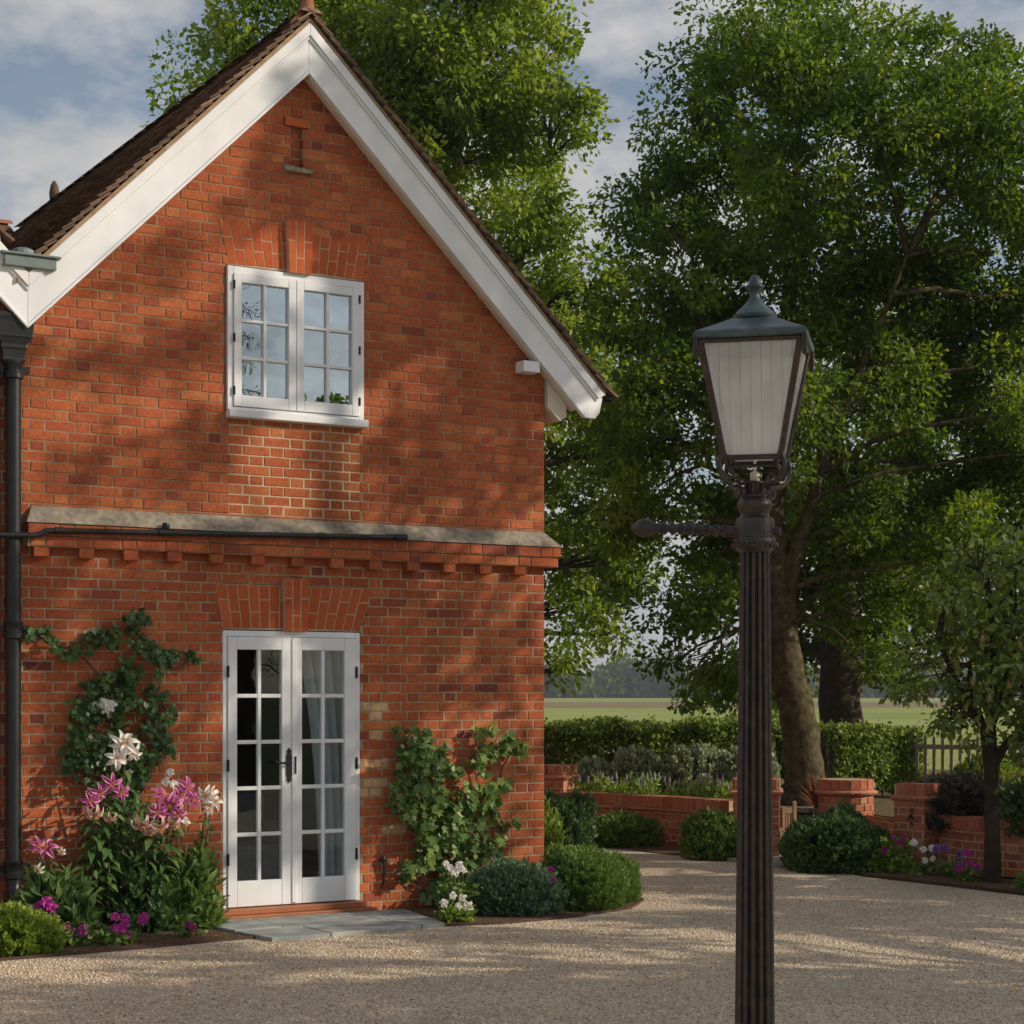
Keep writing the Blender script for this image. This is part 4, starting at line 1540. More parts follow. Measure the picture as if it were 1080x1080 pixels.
def crown_from(px, d, f=1950.0, dy=1.0, jit=.8, sq=1.0):
    out = []
    for x, y, r in px:
        dd = d + rn(-jit, jit)
        k = dd / f
        out.append(((x - 540) * k, dd, CZ + (731 - y) * k, r * k, r * k * dy, r * k * sq))
    return out

# the oak: crown clumps given as bearings measured from the drive, each set at its own distance
OAK = crown_from([(725, 130, 62), (788, 72, 66), (858, 62, 66), (935, 110, 70), (1020, 130, 72), (1090, 190, 80), (775, 38, 48), (852, 22, 46), (962, 74, 50), (1020, 82, 50), (1076, 120, 54), (690, 230, 60), (765, 200, 84), (855, 180, 90), (945, 230, 88), (1045, 270, 86),
                  (668, 330, 50), (740, 320, 86), (840, 310, 92), (940, 340, 86), (1050, 380, 84), (668, 420, 50), (730, 430, 74), (815, 440, 76), (920, 440, 76), (1010, 480, 80),
                  (690, 515, 44), (770, 540, 50), (745, 640, 40), (760, 700, 30), (900, 560, 62), (905, 650, 46), (960, 610, 60), (930, 710, 30), (1030, 580, 66), (725, 735, 16), (640, 470, 46), (690, 470, 44), (628, 545, 40), (670, 555, 34), (745, 585, 30), (712, 650, 34), (712, 700, 22), (985, 545, 50), (1075, 520, 60), (1068, 392, 46), (1080, 440, 40),
                  (1130, 320, 80), (1130, 480, 80)], 21, jit=1.5)
tree('oak_tree', 'tall dark green oak with leaning trunk behind the brick piers', [(3.36, 21, .38), (3.33, 21, .75), (3.26, 21, 1.4), (3.10, 21, 2.1), (3.0, 21, 2.9), (2.95, 21.1, 3.8), (3.1, 21.2, 5.0), (3.2, 21.2, 6.6), (3.3, 21.2, 8.2)],
     [.33, .23, .205, .195, .185, .16, .12, .08, .03], OAK, L_OAK, BARK, per=46, nl=150, size=.082, cr=.30, tmpl=(OAK_V, OAK_F), limb=.034, limb_from=2.1,
     forks=[([(3.03, 21, 2.6), (3.25, 20.9, 3.4), (3.45, 20.8, 4.2), (3.9, 20.7, 5.3), (4.4, 20.6, 6.6)], [.13, .09, .065, .045, .02]), ([(2.98, 21, 3.2), (2.6, 20.8, 4.2), (2.2, 20.7, 5.4), (2.0, 20.6, 6.6)], [.09, .065, .045, .02])])
# lime behind the house
LIME = crown_from([(190, 118, 26), (235, 65, 46), (245, 130, 50), (300, 20, 76), (380, 25, 84), (460, 45, 84), (540, 55, 72), (580, 130, 48), (430, 130, 84), (505, 170, 84), (575, 225, 44), (545, 290, 62), (595, 330, 46),
                   (600, 410, 46), (600, 490, 46), (612, 570, 46), (605, 640, 40), (592, 705, 24), (640, 620, 34), (658, 585, 34), (640, 670, 20), (655, 430, 44), (630, 360, 40), (625, 300, 32), (330, -80, 90), (450, -90, 100), (560, -40, 70), (330, 150, 90), (430, 260, 100), (500, 380, 100), (650, 480, 34), (660, 580, 30)], 28, jit=1.6)
tree('lime_tree', 'tall bright green tree rising behind the house gable', [(-1.7, 28.3, 0), (-1.7, 28.3, 4), (-1.6, 28.3, 8), (-1.5, 28.3, 12)], [.5, .42, .32, .12], LIME, L_LIME, BARK_DK, per=34, nl=150, size=.105, cr=.40, limb=.09,
     forks=[([(-1.7, 28.3, 3), (-.5, 28, 6), (0.2, 27.6, 8.5)], [.22, .16, .06])])
# trees further back, closing the view
BK1 = crown_from([(880, 600, 90), (800, 560, 80), (960, 560, 90), (880, 480, 100), (960, 690, 40), (830, 690, 46), (770, 620, 50), (1010, 650, 60), (920, 380, 100)], 30, jit=1.5)
tree('field_oak', 'stout old tree standing just behind the short hedge', [(5.15, 29, 0), (5.15, 29, 1.6), (5.2, 29.3, 3.2), (5.0, 29.6, 6)], [.40, .33, .30, .14], BK1, L_BACK, BARK_DK, per=30, nl=70, size=.14, cr=.5, limb=.12)
BK2 = crown_from([(1060, 560, 70), (1120, 480, 90), (1110, 640, 80), (1050, 660, 50), (1010, 560, 50), (1150, 560, 90)], 27, jit=1.2)
tree('boundary_tree', 'loose pale green tree behind the pear tree at the right edge', [(7.6, 27, 0), (7.6, 27, 2), (7.5, 27, 4), (7.6, 27, 6)], [.2, .17, .13, .06], BK2, L_LIME, BARK, per=22, nl=44, size=.14, cr=.42, limb=.06)
BK3 = crown_from([(752, 722, 26), (790, 712, 30), (820, 730, 30)], 40, jit=1.0)
tree('field_bush_tree', 'small dark rounded tree beside the field beyond the long hedge', [(5.0, 40, 0), (5.0, 40, 1), (5.0, 40, 1.9)], [.16, .12, .06], BK3, L_BACK, BARK_DK, per=50, nl=50, size=.16, cr=.34, limb=.04)

# pear tree in the near right border
PEARC = [(4.30, 16.7, 1.55, .50, .5, .34), (3.85, 16.7, 1.85, .42, .45, .34), (4.75, 16.6, 1.7, .5, .5, .42), (4.3, 16.6, 2.05, .55, .5, .38), (3.95, 16.6, 2.4, .38, .42, .34), (4.55, 16.7, 2.5, .5, .5, .4), (4.85, 16.6, 2.25, .45, .45, .5),
         (4.2, 16.7, 2.85, .36, .4, .34), (4.7, 16.7, 2.95, .4, .4, .4), (4.6, 16.6, 1.3, .38, .38, .25), (3.95, 16.65, 1.45, .26, .3, .2), (4.9, 16.6, 1.25, .4, .4, .3)]
pear = tree('pear_tree', 'small pear tree with slim dark trunk and hanging pears against the low wall', [(4.35, 16.72, 0), (4.34, 16.72, .5), (4.33, 16.72, 1.0), (4.30, 16.72, 1.4)], [.085, .068, .066, .075], PEARC, L_PEAR, BARK_DK, per=60, nl=42, size=.085, cr=.2, limb=.032, shell=.3,
     forks=[([(4.30, 16.72, 1.35), (4.05, 16.7, 1.75), (3.85, 16.7, 2.2)], [.05, .035, .015]), ([(4.30, 16.72, 1.35), (4.5, 16.7, 1.9), (4.55, 16.7, 2.9)], [.05, .04, .012]), ([(4.32, 16.72, 1.38), (4.36, 16.7, 2.0), (4.3, 16.7, 2.8)], [.05, .035, .012])])
for (x, y, z) in [(3.72, 16.35, 1.72), (3.80, 16.3, 1.95), (4.05, 16.25, 1.82), (4.18, 16.2, 1.68), (4.35, 16.2, 1.80), (4.6, 16.2, 1.75), (4.45, 16.2, 2.15), (4.12, 16.2, 2.2), (4.68, 16.2, 2.05), (4.35, 16.25, .98), (4.45, 16.25, 1.02), (3.95, 16.3, 2.1)]:
    b = MB()
    b.lathe([(.004, -.042), (.017, -.037), (.023, -.02), (.020, .0), (.013, .016), (.008, .027), (.003, .034)], 10, (x - 4.35, y - 16.72, z))
    b.tube([(x - 4.35, y - 16.72, z + .04), (x - 4.34, y - 16.71, z + .08)], .003, 4)
    b.build('pear', PEAR, pear, smooth=True)

# tall trees along the right side of the drive, outside the picture: they shade the front
def sunward(p, x):
    t = (x - p.x) / sd.x
    return p + sd * t
def shade(label, x, y, h, targets, per=60, nl=40, spread=1.0):
    """targets: (point, radius): clumps of the crown standing between the sun and that point"""
    bl = []
    for p, r in targets:
        q = sunward(p, x + rn(-1, 1) * spread)
        bl.append((q.x, q.y, q.z, r, r, r))
    tree('drive_tree', label, [(x, y, 0), (x, y, 2), (x + .1, y, 4), (x, y, h - 1)], [.26, .2, .14, .05], bl, L_OAK, BARK, per=per, nl=nl, size=.13, cr=.24, limb=.04, group='tall trees shading the drive from the right')
def gp(x, y):
    return Vector((x, y, 0))
shade('low tree right of the drive shading the lamp post', 8.6, 6.2, 6.2, [(Vector((.8, 6, 2.05)), .3), (Vector((.8, 6.2, 1.6)), .5), (Vector((.8, 5.8, 1.0)), .6), (gp(0, 5.6), .8), (gp(.4, 7), .7), (gp(-1, 6.5), .8)], spread=.8)
shade('spreading tree right of the drive shading the near gravel', 9.0, 10.4, 8.0, [(gp(rn(-3.2, 3), 8.1 + .075 * k), rn(.36, .6)) for k in range(38)] + [(gp(rn(-3, 4), rn(11.3, 12.4)), rn(.12, .22)) for k in range(10)] + [(gp(rn(.8, 4.6) if k > 6 else rn(-3.4, 4), 12.6 + .13 * k), rn(.22, .42)) for k in range(34)], per=55, spread=1.2)
WALLSHADE = [(.95, 5.75, .42), (.8, 6.25, .34), (1.45, 5.2, .42), (1.3, 5.75, .4), (1.95, 4.75, .42), (2.35, 4.25, .34), (1.75, 5.2, .35), (2.7, 3.7, .25), (2.5, 4.6, .35), (1.45, 4.4, .22), (1.5, 3.75, .22), (1.9, 3.45, .26), (2.2, 3.2, .2),
             (-.55, 4.85, .2), (-.2, 4.35, .26), (-.75, 4.1, .2), (-.15, 3.55, .28), (.1, 4.7, .16), (-1.2, 4.1, .12), (-.55, 3.3, .2), (-1.2, 3.35, .12), (.55, 4.3, .2), (.8, 3.6, .14),
             (-1.3, 2.55, .32), (-.7, 2.5, .34), (-.1, 2.6, .3), (.6, 2.75, .26), (1.3, 2.5, .36), (2.1, 2.55, .22), (2.6, 2.2, .22), (-.9, 1.9, .3), (-.2, 1.9, .3), (.2, 2.25, .22), (1.05, 2.1, .25), (1.7, 1.95, .34), (2.3, 1.75, .3),
             (.1, 1.4, .24), (.85, 1.45, .28), (1.35, 1.35, .2), (2.6, 1.2, .2), (-1.3, 1.4, .2), (-.6, 1.2, .22), (.35, .8, .26), (1.0, .75, .28), (-.3, .5, .25), (2.5, .6, .2)] + [(.85 + .24 * k, 6.45 - .232 * k, .2) for k in range(10)]
shade('tall tree right of the drive shading the house front', 9.8, 12.8, 12.0, [(HW(a, 0, z), r * (.74 if a < .4 and z > 2.9 else .86 if z < 2.9 else 1)) for a, z, r in WALLSHADE], per=95, nl=40, spread=1.0)
shade('slim tree right of the drive shading the pear tree border', 9.4, 17.2, 9.0, [(Vector((rn(1.5, 4.5), rn(15.6, 18.6), rn(0, 2.2))), rn(.25, .5)) for k in range(22)], per=50, spread=1.0)
# a fir across the drive, mirrored in the upper window
root = thing('fir_tree', 'dark fir tree standing across the drive to the right', 'tree', (9.9, 4.5, 0), 0)
b = MB()
b.tube([(0, 0, 0), (0, 0, 5), (0, 0, 11.5)], [.2, .13, .02], 10)
C = []
for k in range(90):
    z = 2.0 + 9.2 * k / 90
    L = 1.75 * (1 - (z - 2) / 10.5) * rn(.7, 1.1) + .15
    a = k * 2.4
    e = Vector((math.cos(a) * L, math.sin(a) * L, z - .25 * L))
    b.tube([(0, 0, z), e.lerp(Vector((0, 0, z)), .5) + Vector((0, 0, .05)), e], [.02, .013, .005], 4, cap=False)
    for i in range(6):
        C.append(Vector((0, 0, z)).lerp(e, (i + 1.5) / 7))
b.build('trunk', BARK_DK, root)
foliage('crown', np.array(C), .13, 60, .055, L_DARK, root, (NARROW_V, LEAF_F), up=.3, droop=.5)
random.seed(21)

# far wood along the top of the field
def wood():
    C, n = [], 0
    Vs = []
    blobs = []
    x = -220
    while x < 330:
        h = rn(6, 12)
        r = rn(5, 9)
        y = 650 + rn(-10, 14)
        for k in range(3):
            blobs.append((x + rn(-3, 3), y + rn(-3, 3), h * (.3 + .28 * k), r * (1.05 - .2 * k), r * .9, h * .26))
        x += rn(5, 9)
    C = ell_points(blobs, 1.5, .75)
    return foliage('woodland', C, 2.6, 16, 2.4, L_BACK, None, up=.6)
wd = wood()
tag(wd, 'distant line of trees at the far edge of the field', 'woodland', kind='stuff')

# hedges
def hedge(label, p, q, h, th, z0, n, stems=True):
    p, q = Vector(p), Vector(q)
    L = (q - p).length
    a = math.atan2(q.y - p.y, q.x - p.x)
    root = thing('hedge', label, 'hedge', (p.x, p.y, z0), a)
    X = RNG.random(n) * L
    face = RNG.random(n)
    Y = np.where(face < .6, -th / 2 + np.abs(RNG.normal(0, .09, n)), RNG.uniform(-th / 2, th / 2, n))
    Z = np.where(face < .6, RNG.uniform(.12, h, n), h - np.abs(RNG.normal(0, .06, n)))
    wob = .05 * np.sin(X * 3.1) + .05 * np.sin(X * 7.3 + 1) + .03 * np.sin(Z * 9 + X * 2)
    Y += wob
    Z += .03 * np.sin(X * 4.4) + .02 * np.sin(X * 11)
    C = np.stack([X, Y, Z], 1)
    m_ = int(L * 22)
    sp = np.stack([RNG.random(m_) * L, RNG.uniform(-th / 2, th / 2, m_), h + RNG.uniform(-.02, .09, m_)], 1)
    foliage('leaves', np.concatenate([C, sp]), .07, 5, .062, L_HEDGE, root, up=.4)
    b = MB()
    for i in range(int(L * 7)):
        x = rn(0, L)
        b.tube([(x, rn(-.12, .12), 0), (x + rn(-.1, .1), rn(-.2, .2), h * .5), (x + rn(-.15, .15), rn(-.25, .25), h * .92)], [.014, .01, .005], 4, cap=False)
    b.build('stems', TWIG, root)
hedge('long clipped green hedge behind the curved garden wall', (-.6, 23.6), (3.66, 24.2), .90, .85, .40, 9000)
hedge('short clipped green hedge right of the oak trunk', (3.95, 23.3), (5.05, 23.9), .84, .7, .40, 2600)

# rounded shrubs
def shrub(name, label, x, y, z0, rx, ry, h, leafmat, nsp, nl, size, cr, tmpl=(LEAF_V, LEAF_F), lumps=7, group=None, cat='shrub', flat=1.0):
    root = thing(name, label, cat, (x, y, z0), 0, group)
    ds = rand_dirs(nsp)
    ds[:, 2] = np.abs(ds[:, 2]) * 1.05 - .08
    r = np.ones(nsp)
    for k in range(lumps):
        d = rand_dirs(1)[0]
        d[2] = abs(d[2])
        r += .16 * np.exp(-((ds - d) ** 2).sum(1) / .12)
    r *= RNG.uniform(.88, 1.0, nsp) * .92
    zz = np.clip(ds[:, 2], 0, 1)
    r *= 1 + .20 * np.sin(np.pi * zz) * zz ** .3
    P = ds * r[:, None] * np.array([rx, ry, h * .93])
    P[:, 2] = np.maximum(P[:, 2], .02)
    inn = P * RNG.uniform(.55, .85, (nsp, 1))
    C = np.concatenate([P, inn[: nsp // 2]])
    n = len(C)
    dirs = unit(C + np.array([0, 0, .25 * h]))
    idx = np.repeat(np.arange(n), nl)
    t = RNG.random(len(idx))
    Pl = C[idx] + dirs[idx] * ((t - .6) * cr * 1.6)[:, None] + RNG.normal(0, cr * .3, (len(idx), 3))
    Pl[:, 2] = np.maximum(Pl[:, 2], .01)
    D = dirs[idx] * (.5 + t[:, None]) + rand_dirs(len(idx)) * .8
    D[:, 2] += .2
    Nn = dirs[idx] * .6 + rand_dirs(len(idx)) * .8
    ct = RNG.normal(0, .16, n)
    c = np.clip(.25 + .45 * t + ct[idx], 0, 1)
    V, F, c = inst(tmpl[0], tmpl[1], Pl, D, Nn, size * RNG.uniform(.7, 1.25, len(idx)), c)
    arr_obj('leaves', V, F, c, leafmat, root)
    b = MB()
    for k in range(26):
        d = Vector(ds[k]) 
        e = Vector((d.x * rx, d.y * ry, abs(d.z) * h)) * .8
        b.tube([(rn(-.04, .04), rn(-.04, .04), 0), (e.x * .5, e.y * .5, e.z * .6), e], [.012, .008, .004], 4, cap=False)
    b.build('branches', TWIG, root)
    return root
NAR = (NARROW_V, LEAF_F)
shrub('grey_shrub', 'grey green rounded shrub between the climber and the clipped dome',   .0, 14.42, 0, .31, .30, .42, L_GREYSHRUB, 520, 26, .042, .05)
shrub('clipped_shrub', 'dense green dome shaped shrub at the house corner', .56, 14.80, 0, .335, .36, .49, L_HEBE, 1300, 30, .028, .030, NAR, lumps=12)
shrub('clipped_shrub', 'smaller green dome shrub tucked behind the larger dome at the house corner', .80, 15.3, 0, .25, .28, .42, L_HEBE, 800, 28, .028, .030, NAR, lumps=9)
shrub('lime_shrub', 'bright lime green low shrub at the left edge of the lily bed', -3.40, 12.30, 0, .38, .34, .31, L_LIMESHRUB, 700, 22, .030, .04, lumps=8)
shrub('low_shrub', 'low spreading dark green shrub by the curved garden wall', 1.22, 20.75, 0, .42, .3, .34, L_HEBE, 420, 26, .055, .07, NAR, lumps=6)
shrub('round_shrub', 'round green shrub in front of the curved wall left of the lamp post', 2.16, 19.25, 0, .36, .34, .50, L_HEBE, 620, 26, .045, .055, lumps=9)
shrub('large_shrub', 'large spreading dark green shrub in front of the round pier', 3.13, 18.0, 0, .44, .42, .57, L_DARK, 900, 28, .045, .055, lumps=10)
shrub('large_shrub', 'right hand lobe shrub of dark green leaves beside the corner pier', 3.46, 18.15, 0, .30, .32, .40, L_DARK, 500, 26, .045, .055, lumps=7)
shrub('corner_shrub', 'dark leafy shrub half hidden behind the house corner', .40, 19.9, 0, .42, .4, .62, L_DARK, 520, 26, .06, .07)
shrub('yellow_shrub', 'yellow green leafy shrub just peeping past the house corner', .30, 18.0, 0, .17, .2, .62, L_LIMESHRUB, 150, 16, .065, .07, NAR)
shrub('purple_shrub', 'dark purple leaved shrub behind the right garden wall', 4.55, 18.3, .38, .55, .4, .50, L_PURPLE, 420, 24, .06, .08)
shrub('border_shrub', 'dark green shrub behind the right garden wall beside the pear trunk', 5.25, 17.4, .38, .6, .5, .55, L_DARK, 500, 24, .06, .08)
shrub('border_shrub', 'leafy green shrub growing behind the wall at the right edge', 4.9, 19.2, .38, .5, .4, .65, L_HEDGE, 420, 24, .06, .08)
# shrubs and lavender coloured pale, standing in for sunlit hedge leaves
for (x, y, r, h, lb) in [(1.0, 22.6, .34, .52, 'left end of the border below the hedge'), (1.55, 22.5, .36, .66, 'next to the lavender at the middle of the hedge border'), (2.25, 22.3, .40, .70, 'widest of the border below the hedge'), (2.85, 22.2, .36, .68, 'nearest the gate pier below the hedge')]:
    shrub('sunlit_tone_shrub', 'shrub with leaves coloured pale as if sunlit, ' + lb, x, y, .40, r, .3, h, L_SUNTONE, 330, 20, .055, .06, group='shrubs coloured as if sunlit below the long hedge')
def spiky(name, label, x, y, z0, n, h, spread, leafmat, flower=None, size=.12, fl=None, group=None, cat='plant'):
    root = thing(name, label, cat, (x, y, z0), 0, group)
    C, b = [], MB()
    for k in range(n):
        a, q = rn(0, 6.28), spread * math.sqrt(random.random())
        bx, by = q * math.cos(a), q * math.sin(a)
        hh = h * rn(.7, 1.1)
        tx, ty = bx * 1.35, by * 1.35
        b.tube([(bx, by, 0), (tx, ty, hh)], .004, 4, cap=False)
        for i in range(5):
            t = rn(.05, .8)
            C.append((bx + (tx - bx) * t, by + (ty - by) * t, hh * t))
        if flower:
            fb = MB()
            fb.tube([(tx, ty, hh * .82), (tx + .003, ty, hh * .92), (tx + .006, ty, hh * 1.05)], [.012, .014, .004], 5)
            fb.build('flower_spike', flower, root)
    b.build('stems', STEM, root)
    foliage('leaves', np.array(C), .05, 6, size, leafmat, root, NAR, up=.2, droop=-.6)
    return root
SPIKE = mat('lavender_spike', [(.25, .20, .32), (.34, .28, .42)], .8, nscale=30)
for x, y, lb in [(.95, 22.05, 'left of the pale border'), (1.45, 21.85, 'in front of the second pale shrub'), (2.05, 21.3, 'in the middle of the border above the curved wall'), (2.6, 20.8, 'near the gate pier above the curved wall')]:
    spiky('lavender', 'lavender clump with upright mauve spikes and leaves coloured as if sunlit, ' + lb, x, y, .40, 20, .36, .24, L_LAV, SPIKE, .10, group='lavender clumps along the curved wall')
# red cordyline
root = thing('cordyline', 'red spiky cordyline between the oak trunk and the round pier', 'plant', (3.36, 20.42, .42))
n = 34
a = RNG.random(n) * 6.283
el = RNG.uniform(.55, 1.5, n)
D = np.stack([np.cos(a) * np.cos(el), np.sin(a) * np.cos(el), np.sin(el)], 1)
V, F, c = inst([(x * .22, y, z * .5) for x, y, z in LONG_V], LONG_F, np.zeros((n, 3)) + [0, 0, .02], D, np.tile([0, 0, 1.0], (n, 1)) + D * .1 + rand_dirs(n) * .2, RNG.uniform(.28, .46, n), RNG.random(n))
arr_obj('leaves', V, F, c, L_RED, root)
b = MB()
b.lathe([(.03, -.02), (.025, .05), (.01, .08)], 8)
b.build('crown_base', TWIG, root)

# ------------------------------------------------------------------ climbers on the house front
def climber(name, label, base, blobs, leafmat, size, nl, tmpl, o=(.03, .12)):
    bw = HW(base[0], .06, 0)
    root = thing(name, label, 'climber', bw)
    C, CR = [], []
    b = MB()
    placed = [Vector((base[0], .05, 0))]
    for s, z, r in sorted(blobs, key=lambda q: q[1]):
        t = Vector((s, .03, z))
        st = min(placed, key=lambda p: (p - t).length)
        md = st.lerp(t, .5) + Vector((rn(-.04, .04), .01, rn(-.03, .03)))
        b.tube([HW(q.x, q.y, q.z) - bw for q in (st, md, t)], [.009, .007, .005], 5, cap=False)
        placed.append(t)
        k = max(2, int(90 * r * r / .02))
        for i in range(max(2, k // 10)):
            a, q = rn(0, 6.28), r * math.sqrt(random.random())
            C.append(HW(s + q * math.cos(a), rn(*o) + r * .35 * random.random(), z + q * math.sin(a)))
            CR.append(min(.07, r * .7))
    b.build('stems', TWIG, root, smooth=True)
    C = np.array(C)
    n = len(C)
    idx = np.repeat(np.arange(n), nl)
    P = C[idx] + rand_dirs(len(idx)) * (np.array(CR)[idx] * RNG.random(len(idx)) ** .5)[:, None]
    nw = np.array([UY, -UX, 0])
    # keep the leaves in front of the wall
    oo = (P - np.array(W0)) @ nw
    P += nw[None, :] * np.maximum(0, .02 - oo)[:, None]
    D = rand_dirs(len(idx)) * .7
    D[:, 2] -= .55
    D += nw * .25
    Nn = np.tile(nw, (len(idx), 1)) * .8 + rand_dirs(len(idx)) * .55
    Nn[:, 2] += .35
    ct = RNG.normal(0, .15, n)
    c = np.clip(RNG.normal(.45, .22, len(idx)) + ct[idx], 0, 1)
    V, F, c = inst(tmpl[0], tmpl[1], P - np.array(bw), D, Nn, size * RNG.uniform(.6, 1.25, len(idx)), c)
    arr_obj('leaves', V, F, c, leafmat, root)
    return root
CL = [(-1.494, 2.143, .05), (-1.413, 2.131, .05), (-1.303, 2.065, .05), (-1.186, 2.053, .06), (-1.067, 2.123, .07), (-.884, 2.14, .08), (-.741, 2.184, .1), (-.654, 2.13, .08), (-.523, 2.041, .08), (-.391, 2.008, .05), (-.25, 1.995, .04), (-.726, 1.893, .08), (-.494, 1.895, .06), (-.523, 1.727, .06), (-.94, 1.823, .06), (-.834, 1.741, .10), (-1.011, 1.693, .10), (-1.081, 1.577, .10), (-.884, 1.575, .12), (-.69, 1.623, .09), (-.509, 1.552, .07), (-.45, 1.573, .05), (-1.046, 1.419, .12), (-1.151, 1.318, .10), (-.869, 1.348, .14), (-1.22, 1.251, .06), (-.582, 1.414, .08), (-.523, 1.273, .07), (-1.011, 1.193, .11), (-.654, 1.171, .10), (-.494, 1.378, .05), (-.85, 1.1, .12), (-.8, .9, .14), (-.7, .7, .14), (-.95, .6, .12)]
climber('ivy', 'dark ivy climbing the brick wall left of the french doors', (-.85, 0), [(a_, b_, r_ * 1.18) for a_, b_, r_ in CL], L_IVY, .050, 17, (LOBE_V, LOBE_F))
CV = [(1.537, 1.315, .12), (1.477, 1.203, .12), (1.605, 1.201, .14), (1.733, 1.274, .11), (1.477, 1.016, .12), (1.647, 1.012, .15), (1.819, 1.083, .14), (1.435, .83, .09), (1.605, .825, .15), (1.819, .856, .15), (1.993, .927, .12), (1.56, .64, .10), (1.733, .632, .15), (1.95, .661, .15), (2.125, .77, .14), (2.258, .92, .12), (2.393, .954, .08), (2.231, 1.42, .07), (2.231, 1.305, .09), (2.393, 1.302, .11), (2.528, 1.324, .08), (2.125, 1.191, .08), (2.169, 1.098, .08), (2.348, .801, .09), (2.438, .644, .07), (1.733, .443, .12), (1.95, .433, .15), (2.169, .5, .14), (2.303, .494, .08), (1.863, .247, .14), (2.037, .2, .14), (2.214, .268, .10), (1.52, .362, .06), (1.503, .266, .05), (1.776, .1, .09), (2.528, 1.262, .05), (1.60, 1.40, .07)]
climber('vine', 'bushy green vine climbing the brick wall right of the french doors', (1.95, 0), CV, L_VINE, .072, 10, (LOBE_V, LOBE_F), o=(.04, .2))

# ------------------------------------------------------------------ flowers
def petal_flower(c, axis, r, np_, wd, cup, recurve, parent, m, name='flower', rim=True, stamen=None):
    """star flower: np_ petals of length r, folded back at the tips"""
    axis = Vector(axis).normalized()
    a = axis.orthogonal().normalized()
    bb = axis.cross(a)
    b = MB()
    c = Vector(c)
    ph = rn(0, 6)
    for k in range(np_):
        t = ph + 2 * math.pi * k / np_ + rn(-.1, .1)
        d = a * math.cos(t) + bb * math.sin(t)
        sd = axis.cross(d)
        rr = r * rn(.88, 1.1)
        rows = []
        for i in range(5):
            f = i / 4
            w_ = wd * rr * (math.sin(math.pi * (.10 + .82 * f)) ** .8)
            h = cup * rr * math.sin(f * math.pi * .75) - recurve * rr * f ** 3
            p = c + d * (rr * f * (1 - .15 * recurve * f)) + axis * h
            rows.append([p - sd * w_ + axis * .012 * (1 if i in (1, 2, 3) else 0), p - sd * w_ * .45, p + sd * w_ * .45, p + sd * w_ + axis * .012 * (1 if i in (1, 2, 3) else 0)])
        vs = [q for row in rows for q in row]
        for i in range(4):
            for j in range(3):
                x = i * 4 + j
                cc = (.55 if j != 1 else .12) + (.2 if i == 3 else 0) + rn(-.12, .12)
                k0 = len(b.v)
                b.v += [tuple(vs[x]), tuple(vs[x + 1]), tuple(vs[x + 5]), tuple(vs[x + 4])]
                b.f.append([k0, k0 + 1, k0 + 2, k0 + 3])
                b.c.append(min(1, max(0, cc)))
    fo = b.build(name, m, parent)
    if stamen:
        b = MB()
        for k in range(6):
            t = 2 * math.pi * k / 6
            d = (a * math.cos(t) + bb * math.sin(t)) * .25 + axis
            e = c + d * r * .55
            b.tube([c, c.lerp(e, .6), e], [.0016, .0016, .0016], 4, cap=False)
            b.tube([e - a * .007, e + a * .007], .0035, 5)
        b.build('stamens', stamen, fo)
    return fo

TOV = Vector((UY * .6, -UX, .15)).normalized()
def lily(label, stems, flowers, leafn=66, lsize=.16):
    """stems: (s, o, height, top_s, top_o); flowers: (s, o, z, r, kind)"""
    s0, o0 = stems[0][0], stems[0][1]
    base = HW(s0, o0, 0)
    root = thing('lily', label, 'flower', base)
    b = MB()
    P, D, S, N_ = [], [], [], []
    for (s, o, h, ts, to) in stems:
        p0, p1 = HW(s, o, 0) - base, HW(ts, to, h) - base
        md = p0.lerp(p1, .5) + Vector((rn(-.02, .02), rn(-.02, .02), 0))
        b.tube([p0, md, p1], [.009, .008, .005], 6)
        for k in range(leafn):
            t = .12 + .86 * k / leafn
            q = p0.lerp(md, t * 2) if t < .5 else md.lerp(p1, t * 2 - 1)
            a = k * 2.4 + rn(-.3, .3)
            P.append(q); D.append((math.cos(a), math.sin(a), rn(-.55, .15))); S.append(lsize * rn(.7, 1.15) * (1.05 - .35 * abs(t - .55) * 2)); N_.append((-math.cos(a) * .2, -math.sin(a) * .2, 1))
    b.build('stems', STEM, root, smooth=True)
    P, D, N_ = np.array(P), np.array(D), np.array(N_, float)
    V, F, c = inst(LONG_V, LONG_F, P, D, N_ + rand_dirs(len(P)) * .35, np.array(S), np.clip(RNG.normal(.4, .25, len(P)), 0, 1))
    arr_obj('leaves', V, F, c, L_LILY, root)
    for (s, o, z, r, kind) in flowers:
        mt = {'p': P_PINK, 'w': P_WHITE, 'f': P_PALE}[kind]
        ax = TOV + Vector((rn(-.5, .5), rn(-.3, .3), rn(-.5, .35)))
        if kind == 'f':
            ax += Vector((0, 0, -1.1))
        petal_flower(HW(s, o, z) - base, ax, r * rn(.75, 1.0), 6, rn(.18, .25), rn(.2, .45), rn(.4, .75), root, mt, 'flower', stamen=P_YEL)
    return root
lily('pink and cream lilies on leaning stems in front of the ivy, left clump', [(-1.02, .24, .98, -1.07, .36), (-.98, .28, 1.05, -1.00, .34), (-1.08, .2, .9, -1.16, .38)],
     [(-1.10, .42, 1.02, .10, 'p'), (-1.01, .42, 1.08, .11, 'p'), (-.95, .44, 1.02, .09, 'p'), (-1.16, .42, .97, .08, 'p'), (-1.13, .42, .87, .09, 'f'), (-1.02, .42, .84, .07, 'f'), (-1.18, .40, .90, .06, 'f')])
